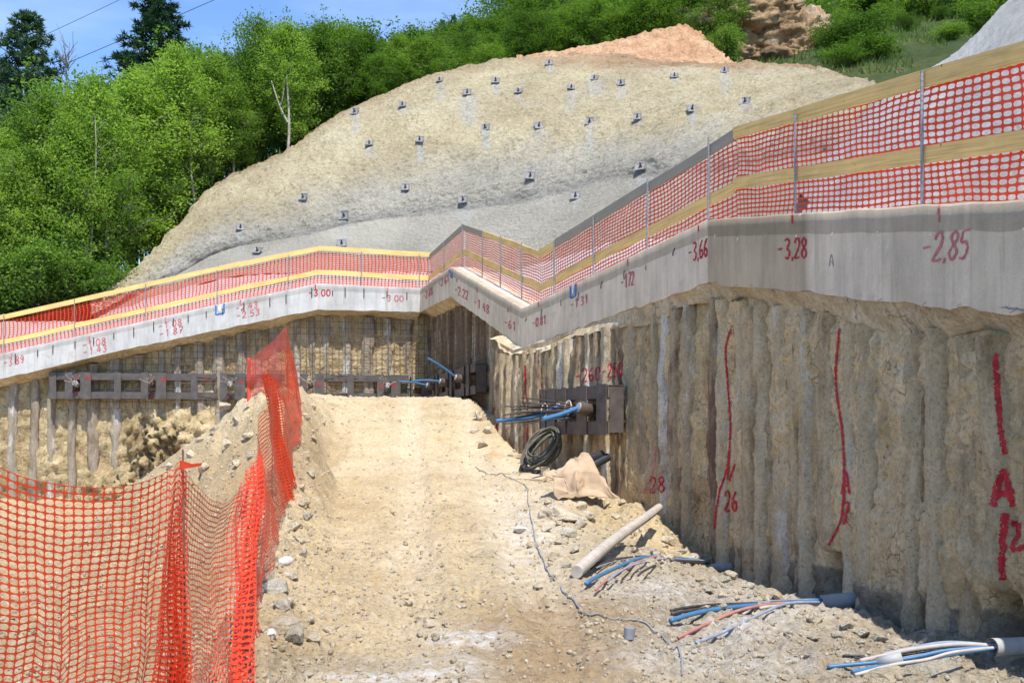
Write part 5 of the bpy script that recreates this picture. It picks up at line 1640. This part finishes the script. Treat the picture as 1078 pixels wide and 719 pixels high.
# coil of hose leaning at the foot of the wall
g = onG(562, 498)
dc = g[1]
cc = np.array(P(569, 473, dc)); g0 = g
b = MB()
ax = np.array([.62, -.45, .25]); ax /= np.linalg.norm(ax); rr_ = random.Random(3)
for i in range(26):
    a_ = np.radians(62 + rr_.uniform(-5, 5))
    u = np.array([.66, .15, .74]); u /= np.linalg.norm(u)
    w_ = np.array([.80, -.25, -.35]); w_ = w_ - u * w_.dot(u); w_ /= np.linalg.norm(w_)
    nrm_ = np.cross(u, w_)
    ra = .45 * rr_.uniform(.55, 1.05); rb = .22 * rr_.uniform(.4, 1.0)
    k = np.linspace(0, 2 * np.pi, 40)
    c = cc + nrm_ * rr_.uniform(-.14, .14) + w_ * rr_.uniform(-.07, .07) + u * ((.40 - ra) * rr_.uniform(.2, 1.0))
    b.tube(c + np.outer(np.cos(k) * ra, u) + np.outer(np.sin(k) * rb, w_) + np.outer(.02 * np.sin(2 * k + i), nrm_), .0165, 7, False)
o = b.build("hose_coil", M['coil'], origin=tuple(g0)); tag(o, "coil of dark hose leaning against the wall below the strand fan", "hose")

def slab(name, label, cat, px, py, size, rot, mat, d=None, lift=0, group=None, tilt=(0, 0)):
    c = onG(px, py) + np.array([0, 0, size[2] / 2 + lift])
    ax = np.array([math.cos(rot), math.sin(rot), tilt[0]]); ax /= np.linalg.norm(ax); up = np.array([0, tilt[1], 1.0]); ay = np.cross(up, ax); ay /= np.linalg.norm(ay); az = np.cross(ax, ay)
    me = MB().box(c, ax * size[0] / 2, ay * size[1] / 2, az * size[2] / 2).build(name, M[mat], origin=tuple(c - np.array([0, 0, size[2] / 2])))
    bv = me.modifiers.new("soft", 'BEVEL'); bv.width = min(size) * .12; bv.segments = 2
    return tag(me, label, cat, group)
slab("wood_offcut", "flat pale wood offcut lying in front of the hose coil", "wood", 561, 505, (.46, .26, .055), -.5, 'offcut', tilt=(.0, -.25))
slab("wood_offcut", "upright pale wood block between the hose coil and the brown sack", "wood", 574, 506, (.12, .12, .24), .3, 'offcut', lift=-.02)
slab("wood_offcut", "thin stacked wood pieces behind the hose coil on the left", "wood", 546, 482, (.34, .22, .07), .5, 'offcut')
# black pipe offcuts behind the sack
for i, (pa, pb) in enumerate([((609, 487), (634, 478)), ((613, 496), (640, 481))]):
    a_ = onG(*pa, .06); a_[1] = onG(600, 505)[1] + .5
    a_ = np.array(P(pa[0], pa[1], onG(612, 510)[1] + .25)); b_ = np.array(P(pb[0], pb[1], onG(612, 510)[1] + .55))
    o = MB().tube([a_, b_], .065, 12).build("black_pipe", M['black'], origin=tuple(a_)); tag(o, ["upper short black pipe behind the brown sack", "lower short black pipe behind the brown sack"][i], "pipe", "black pipe offcuts behind the sack")

# crumpled brown sack
dS = onG(610, 526)[1]
cs = [np.array(P(574, 498, dS + .35)), np.array(P(617, 477, dS + .42)), np.array(P(650, 524, dS - .02)), np.array(P(588, 524, dS - .05))]
nu = nv = 70
U, Vv = np.meshgrid(np.linspace(0, 1, nu), np.linspace(0, 1, nv), indexing='ij')
S_ = (cs[0] * ((1 - U) * (1 - Vv))[..., None] + cs[1] * (U * (1 - Vv))[..., None] + cs[2] * (U * Vv)[..., None] + cs[3] * ((1 - U) * Vv)[..., None])
q = np.stack([U * 2.1 + Vv * .9, Vv * 1.6 - U * .6, 0 * U], -1)
fold = 1 - np.abs(fbm(q * 1.1, 2, 401)) * 2
S_[..., 2] += .07 * np.sin(np.pi * U) * np.sin(np.pi * Vv) + .075 * fold * (.4 + .6 * np.sin(np.pi * Vv)) + .02 * fbm(q * 4, 3, 402)
S_[..., 1] -= .06 * fbm(q * 1.4 + 5, 3, 403) + .10 * np.sin(np.pi * U) * np.sin(np.pi * Vv)
S_[..., 0] += .05 * fbm(q * 1.6 + 9, 3, 404) + .06 * np.sin(Vv * 7) * (U - .5)
for i in range(nu):
    for j in range(0, nv):
        z = gz(S_[i, j, 0], S_[i, j, 1]) + .012
        if S_[i, j, 2] < z: S_[i, j, 2] = z + .004
o = mesh("paper_sack", S_, gridfaces(nu, nv), M['sack'], smooth=True, origin=tuple(onG(610, 526)))
sd = o.modifiers.new("thick", 'SOLIDIFY'); sd.thickness = .008; sd.offset = 1
tag(o, "crumpled brown sack lying on the rubble below the steel bracket", "sack")

# bleached round log lying on the rubble, upper end towards the wall
a_ = onG(607, 609, .06); d2 = 12.6
b_ = np.array(P(694, 532, d2))
zg = gz(b_[0], b_[1])
if b_[2] < zg + .08: b_[2] = zg + .08
k = np.linspace(0, 1, 26); c = a_ + (b_ - a_) * k[:, None]
bm_ = MB(); na = 14
T = (b_ - a_) / np.linalg.norm(b_ - a_); A1 = np.cross(T, [0, 0, 1]); A1 /= np.linalg.norm(A1); B1 = np.cross(A1, T)
an = np.arange(na) * 2 * np.pi / na
VV = []
for i in range(26):
    r = .056 * (1 + .06 * fbm(np.stack([np.cos(an) * 1.5 + 3, np.sin(an) * 1.5, np.full(na, k[i] * 3)], -1), 3, 410)) * (1.02 - .1 * k[i])
    if i > 21: r = r * (1 - .10 * (i - 21) / 4)
    VV.append(c[i] + (np.cos(an) * r)[:, None] * A1 + (np.sin(an) * r)[:, None] * B1 + np.array([0, 0, .02 * math.sin(k[i] * 5)]))
bm_.add(np.concatenate(VV), [(i * na + j, i * na + (j + 1) % na, (i + 1) * na + (j + 1) % na, (i + 1) * na + j) for i in range(25) for j in range(na)] + [tuple(range(na - 1, -1, -1)), tuple(25 * na + j for j in range(na))])
o = bm_.build("timber_log", M['log'], smooth=False, origin=tuple(a_)); tag(o, "bleached round timber post lying on the rubble with one end pointing towards the pile wall", "log")

# tendon bundles coming out of pipes at the wall foot
def run(pts, dA, dB, r, mat, name, parent=None, origin=None, minlift=None, n=26, root=None):
    pts = np.array(pts, float)
    c2 = smooth_curve(pts, n)
    L = np.concatenate([[0], np.cumsum(np.linalg.norm(np.diff(c2, axis=0), axis=1))]); u = L / L[-1]
    c = np.array([P(x, y, dA + (dB - dA) * uu) for (x, y), uu in zip(c2, u)])
    up = np.array([max(0.0, gz(q[0], q[1]) + r * .8 - q[2]) for q in c])
    u0 = up.copy()
    for _ in range(60): up[1:-1] = (up[:-2] + 2 * up[1:-1] + up[2:]) / 4
    up = up + max(0.0, np.sort(u0 - up)[int(.85 * len(up))] - r * .6)
    c[:, 2] += up
    return MB().tube(c, r * .74, 8).build(name, M[mat], parent, smooth=True)
def bundle(label, mouth, toward, pipe_r, pipe_len, runs, dB, col='pvc', clamp=None, dW=None):
    x_, t_ = at_s(PL4, s_of(PL4, mouth[0]))
    dA = x_[1] - .38
    m0 = np.array(P(mouth[0], mouth[1], dA)); t0 = np.array(P(toward[0], toward[1], dA - .06))
    root = thing("tendon_bundle", tuple(m0), label, "cable bundle", "anchor tendon bundles along the wall foot")
    e = t0 - m0
    b = MB(); b.tube([m0 - e * 2.5, t0], pipe_r, 14, False); b.tube([t0, m0 - e * 2.5], pipe_r * .82, 14, False)
    b.build("pipe", M[col], root, smooth=True)
    for (pts, r, mat, nm) in runs:
        db = dB if not isinstance(dB, dict) else dB.get(nm, dB['*'])
        e_ = onG(*pts[-1])[1]
        run([((mouth[0] + toward[0]) / 2, (mouth[1] + toward[1]) / 2)] + pts, (dA + t0[1]) / 2, e_, r, mat, nm, root)
    if clamp:
        (x0, y0, x1, y1, r) = clamp
        d_ = dA + (onG(870, 706)[1] - dA) * .72
        MB().tube([np.array(P(x0, y0, d_ + .02)), np.array(P(x1, y1, d_ - .03))], r, 14).build("clamp_sleeve", M['pvc'], root, smooth=True)
    return root
bundle("furthest tendon bundle from the camera, black and blue strands beside the timber post", (752, 598), (741, 599), .06, .3, [
    ([(720, 602), (670, 603), (619, 602.5)], .014, 'strand', "steel_strand"), ([(720, 604), (670, 606), (622, 606)], .014, 'strand', "steel_strand"), ([(715, 601), (690, 603), (628, 605)], .010, 'greycable', "steel_strand"),
    ([(715, 604), (680, 609), (650, 615), (617, 623)], .026, 'sheath', "blue_sheath"), ([(716, 606), (690, 607), (655, 617), (627, 629)], .015, 'pink', "red_hose"), ([(720, 606), (690, 610), (660, 613), (640, 622)], .013, 'sheathpale', "blue_hose"),
    ([(725, 607), (700, 611), (672, 613)], .016, 'strand', "steel_strand"), ([(725, 601), (700, 600), (660, 602)], .008, 'pink', "red_hose")], None)
bundle("middle tendon bundle with one red and one blue hose arching from a grey pipe", (880, 633), (862, 635), .075, .35, [
    ([(840, 640), (790, 645), (740, 647), (706, 648)], .016, 'strand', "steel_strand"), ([(840, 643), (780, 648), (707, 652)], .02, 'strand', "steel_strand"), ([(845, 636), (800, 641), (745, 647), (709, 648)], .012, 'greycable', "steel_strand"),
    ([(840, 642), (780, 650), (735, 655), (706, 660)], .028, 'sheath', "blue_sheath"), ([(840, 635), (815, 636), (780, 643), (745, 658), (714, 673)], .020, 'pink', "red_hose"), ([(840, 634), (820, 638), (790, 652), (755, 669), (733, 678)], .018, 'sheathpale', "blue_hose"),
    ([(845, 641), (820, 642), (800, 643)], .02, 'palehose', "pale_hose")], None)
bundle("nearest tendon bundle at the lower right, pale and blue hoses held by a grey sleeve", (1070, 680), (1044, 681), .062, .35, [
    ([(1000, 684), (960, 692), (925, 697), (890, 701), (871, 704)], .020, 'sheath', "blue_sheath"), ([(1005, 688), (960, 697), (925, 702), (897, 709)], .018, 'sheath', "blue_sheath"), ([(1010, 678), (960, 684), (930, 692), (905, 698)], .022, 'palehose', "pale_hose"),
    ([(1010, 684), (970, 690), (935, 698)], .02, 'palehose', "pale_hose"), ([(1000, 676), (960, 682), (930, 690)], .018, 'sheathpale', "blue_hose"), ([(1005, 686), (975, 694), (940, 700), (900, 712)], .016, 'palehose', "pale_hose"),
    ([(990, 686), (940, 694), (887, 692)], .010, 'strand', "steel_strand"), ([(990, 684), (940, 692), (900, 695)], .008, 'strand', "steel_strand")], None, clamp=(924, 698, 950, 692, .042))

# thin cable lying along the ramp edge
def ground_cable(label, pts, r, mat, lift=.008):
    c = smooth_curve(np.array([onG(*q) for q in pts]), 70)
    for q in c: q[2] = gz(q[0], q[1]) + lift + r
    o = MB().tube(c, r, 6).build("cable", M[mat], origin=tuple(c[0])); tag(o, label, "cable")
ground_cable("thin grey cable winding down the ramp edge from the hose coil to the timber post", [(500, 492), (530, 500), (553, 512), (556, 530), (562, 560), (572, 590), (584, 612)], .0065, 'greycable')
ground_cable("thin grey cable running from the timber post towards the bottom right", [(590, 618), (603, 632), (618, 647), (640, 652), (665, 654), (685, 662), (700, 675), (716, 690), (718, 712)], .0065, 'greycable')
# plastic cup by the cable
g = onG(663, 672)
b = MB(); b.tube([g + np.array([-.005, 0, .0]), g + np.array([.0, 0, .075])], [.036, .042], 16, False); b.tube([g + np.array([0, 0, .076]), g + np.array([-.005, 0, .01])], [.036, .030], 16, True)
tag(b.build("plastic_cup", M['greycable'], smooth=False, origin=tuple(g)), "small grey plastic cap standing on the dirt beside the thin cable", "cap")

# ------------------------------------------------------------------ stones
import bmesh
def ico(sub):
    bm = bmesh.new(); bmesh.ops.create_icosphere(bm, subdivisions=sub, radius=1.0)
    v = np.array([q.co[:] for q in bm.verts]); f = np.array([[w.index for w in q.verts] for q in bm.faces]); bm.free()
    return v, f
IV, IF = ico(4)
def rock_mesh(seed):
    q = IV.copy(); rng = np.random.default_rng(seed)
    for _ in range(13):                                   # chop flat faces
        n = rng.normal(size=3); n /= np.linalg.norm(n); d = rng.uniform(.45, .85)
        ex = np.maximum(0, q @ n - d); q = q - ex[:, None] * n
    q = q * (1 + .06 * fbm(q * 2.5 + seed, 4, seed))[:, None]
    return q
RP = []
for i in range(6):
    me = bpy.data.meshes.new("stone_shape")
    me.from_pydata([tuple(v) for v in rock_mesh(500 + i)], [], [tuple(int(k) for k in f) for f in IF]); me.update()
    RP.append(me)
def stone(px, py, wpx, flat, label, mat='rock', group=None, rot=None, name="stone"):
    g = onG(px, py)
    s = wpx / F * g[1] / 2
    me = RP[random.randrange(6)]
    if not me.materials: me.materials.append(M['rock'])
    o = bpy.data.objects.new(name, me); COL.objects.link(o)
    o.location = g + np.array([0, 0, s * flat * .35])
    o.scale = (s, s * random.uniform(.7, 1.0), s * flat)
    o.rotation_euler = (random.uniform(-.3, .3), random.uniform(-.3, .3), random.uniform(0, 6.28) if rot is None else rot)
    o.material_slots[0].link = 'OBJECT'; o.material_slots[0].material = M[mat]
    return tag(o, label, "stone", group)
GN = "stones along the foot of the orange net"
stone(313, 672, 30, .7, "largest pale stone lying beside the foot of the orange net", 'rockgrey')
stone(300, 662, 40, .6, "broad buff stone just behind the largest stone at the net foot", 'rock', rot=.3)
stone(331, 674, 24, .6, "brown angular stone on the ramp side of the largest stone at the net foot")
stone(287, 669, 16, .7, "whitish stone between the orange net and the largest stone", 'whitestone')
stone(291, 622, 30, .7, "dark grey stone touching the orange net above the largest stone", 'rockgrey')
stone(299, 594, 20, .8, "white stone tucked under the right edge of the orange net", 'whitestone')
LR = "small buff stone in the loose rubble beside the orange net"
for (px, py, w) in [(296, 640, 26), (306, 607, 18), (303, 634, 16), (277, 665, 14), (324, 655, 16), (345, 664, 12), (318, 570, 18), (312, 555, 20), (324, 545, 16), (320, 530, 14), (316, 515, 16), (327, 500, 12), (320, 585, 14), (350, 680, 10), (338, 690, 8), (322, 480, 12), (330, 462, 10)]:
    stone(px, py, w, random.uniform(.55, .85), LR, random.choice(['rock', 'rock', 'rockgrey']), GN)
LC = "small buff clod in the loose patch at the middle of the ramp"
for (px, py, w) in [(430, 637, 12), (452, 660, 22), (442, 668, 10), (460, 672, 14), (455, 650, 8), (425, 625, 8), (470, 660, 8), (485, 705, 16), (478, 697, 10), (488, 716, 14), (413, 540, 8), (440, 652, 8)]:
    stone(px, py, w, random.uniform(.6, .9), LC, 'rock', "clods in the middle of the ramp")
stone(549, 558, 18, .5, "white stone on the ramp edge left of the thin cable", 'whitestone')
stone(567, 618, 13, .6, "small orange stone at the foot of the timber post", 'rock')
stone(594, 546, 56, .42, "large flat buff slab in the rubble between the sack and the timber post", 'rock', rot=.4)
LX = "buff block in the rubble between the thin cable and the timber post"
for (px, py, w) in [(577, 530, 20), (600, 565, 22), (610, 553, 16), (590, 572, 18), (575, 558, 16), (585, 588, 20), (620, 545, 24), (635, 532, 20), (648, 545, 16), (640, 558, 14), (560, 575, 14), (604, 580, 14), (596, 596, 14), (625, 520, 12), (655, 530, 12), (570, 545, 14), (612, 535, 16), (588, 552, 12), (662, 560, 12), (650, 572, 14), (668, 580, 12), (690, 585, 16), (680, 565, 12), (706, 588, 14), (700, 575, 10)]:
    stone(px, py, w, random.uniform(.5, .8), LX, random.choice(['rock', 'rock', 'rockgrey']), "rubble blocks between cable and timber post")
LD = "grey lump of hardened mortar near the tendon bundles at the right"
for (px, py, w) in [(735, 658, 14), (760, 640, 12), (812, 655, 12), (830, 668, 14), (855, 672, 16), (800, 676, 10), (880, 670, 18), (905, 676, 14), (690, 640, 12), (705, 630, 10), (780, 690, 12), (850, 690, 10), (720, 648, 10), (745, 622, 16), (722, 640, 20), (765, 612, 14)]:
    stone(px, py, w, random.uniform(.4, .7), LD, 'rockgrey', "mortar lumps near the tendon bundles")
stone(985, 708, 90, .35, "long broken slab under the nearest tendon bundle at the lower right", 'rockgrey', rot=.5)
stone(930, 716, 60, .35, "flat broken slab at the bottom edge left of the nearest bundle sleeve", 'rock', rot=.2)
LM = "rough clod on the flank of the earth mound behind the orange net"
for (px, py, w) in [(235, 430, 16), (250, 445, 14), (225, 455, 16), (210, 465, 12), (240, 470, 20), (260, 430, 12), (262, 460, 14), (200, 480, 14), (215, 495, 18), (250, 490, 14), (180, 492, 12), (265, 480, 10), (330, 430, 12), (340, 445, 10), (322, 440, 12), (505, 440, 16), (512, 455, 14), (500, 455, 12), (508, 470, 14)]:
    stone(px, py, w, random.uniform(.6, .9), LM if px < 400 else "pale clod on the broken edge of the ramp by the outer corner", 'rock', "clods on the mound" if px < 400 else "clods on the broken ramp edge")
LF = "rubble lump along the dark foot of the nearest pile wall"
for (px, py, w) in [(705, 572, 20), (718, 582, 16), (728, 590, 18), (745, 588, 14), (770, 608, 18), (785, 618, 22), (800, 626, 16), (818, 630, 20), (838, 640, 16), (858, 652, 22), (890, 660, 20), (905, 668, 26), (925, 674, 20), (950, 680, 22), (975, 676, 18), (995, 694, 20), (1010, 700, 24), (760, 628, 14), (735, 612, 12), (700, 598, 12)]:
    stone(px, py, w, random.uniform(.45, .75), LF, random.choice(['rock', 'rockgrey']), "rubble along the wall foot")
# loose gravel over everything: nobody could count it
v0, f0 = ico(1)
gv, gf = [], []
rg = np.random.default_rng(9)
n = 0
for _ in range(24000):
    px, py = rg.uniform(-40, 1090), rg.uniform(415, 760)
    h = hitG(px, py)
    if h is None or h[1] > 30: continue
    xw = np.interp(h[1], wy, wx)
    if h[0] > xw - .05: continue
    edge = .55 + .45 * float(px < 330 or px > 540 and py < 640 or py > 560 and vnoise(np.array([h[0] * 1.2, h[1] * 1.2, 0]), 4) > .0)
    if rg.uniform() > edge: continue
    s = (.0035 + .013 * rg.uniform() ** 4) * (1.0 + .05 * h[1])
    sc3 = s * rg.uniform(.6, 1.3, 3)
    q = v0 * (1 + .22 * rg.normal(size=(len(v0), 1))) * sc3
    gv.append(q + np.array(h) + np.array([0, 0, s * .3])); gf.append(f0 + n); n += len(v0)
o = mesh("gravel", np.concatenate(gv), np.concatenate(gf), M['rock'])
tag(o, "loose gravel and crumbs of earth strewn over the ramp and the pit", "gravel", kind='stuff')
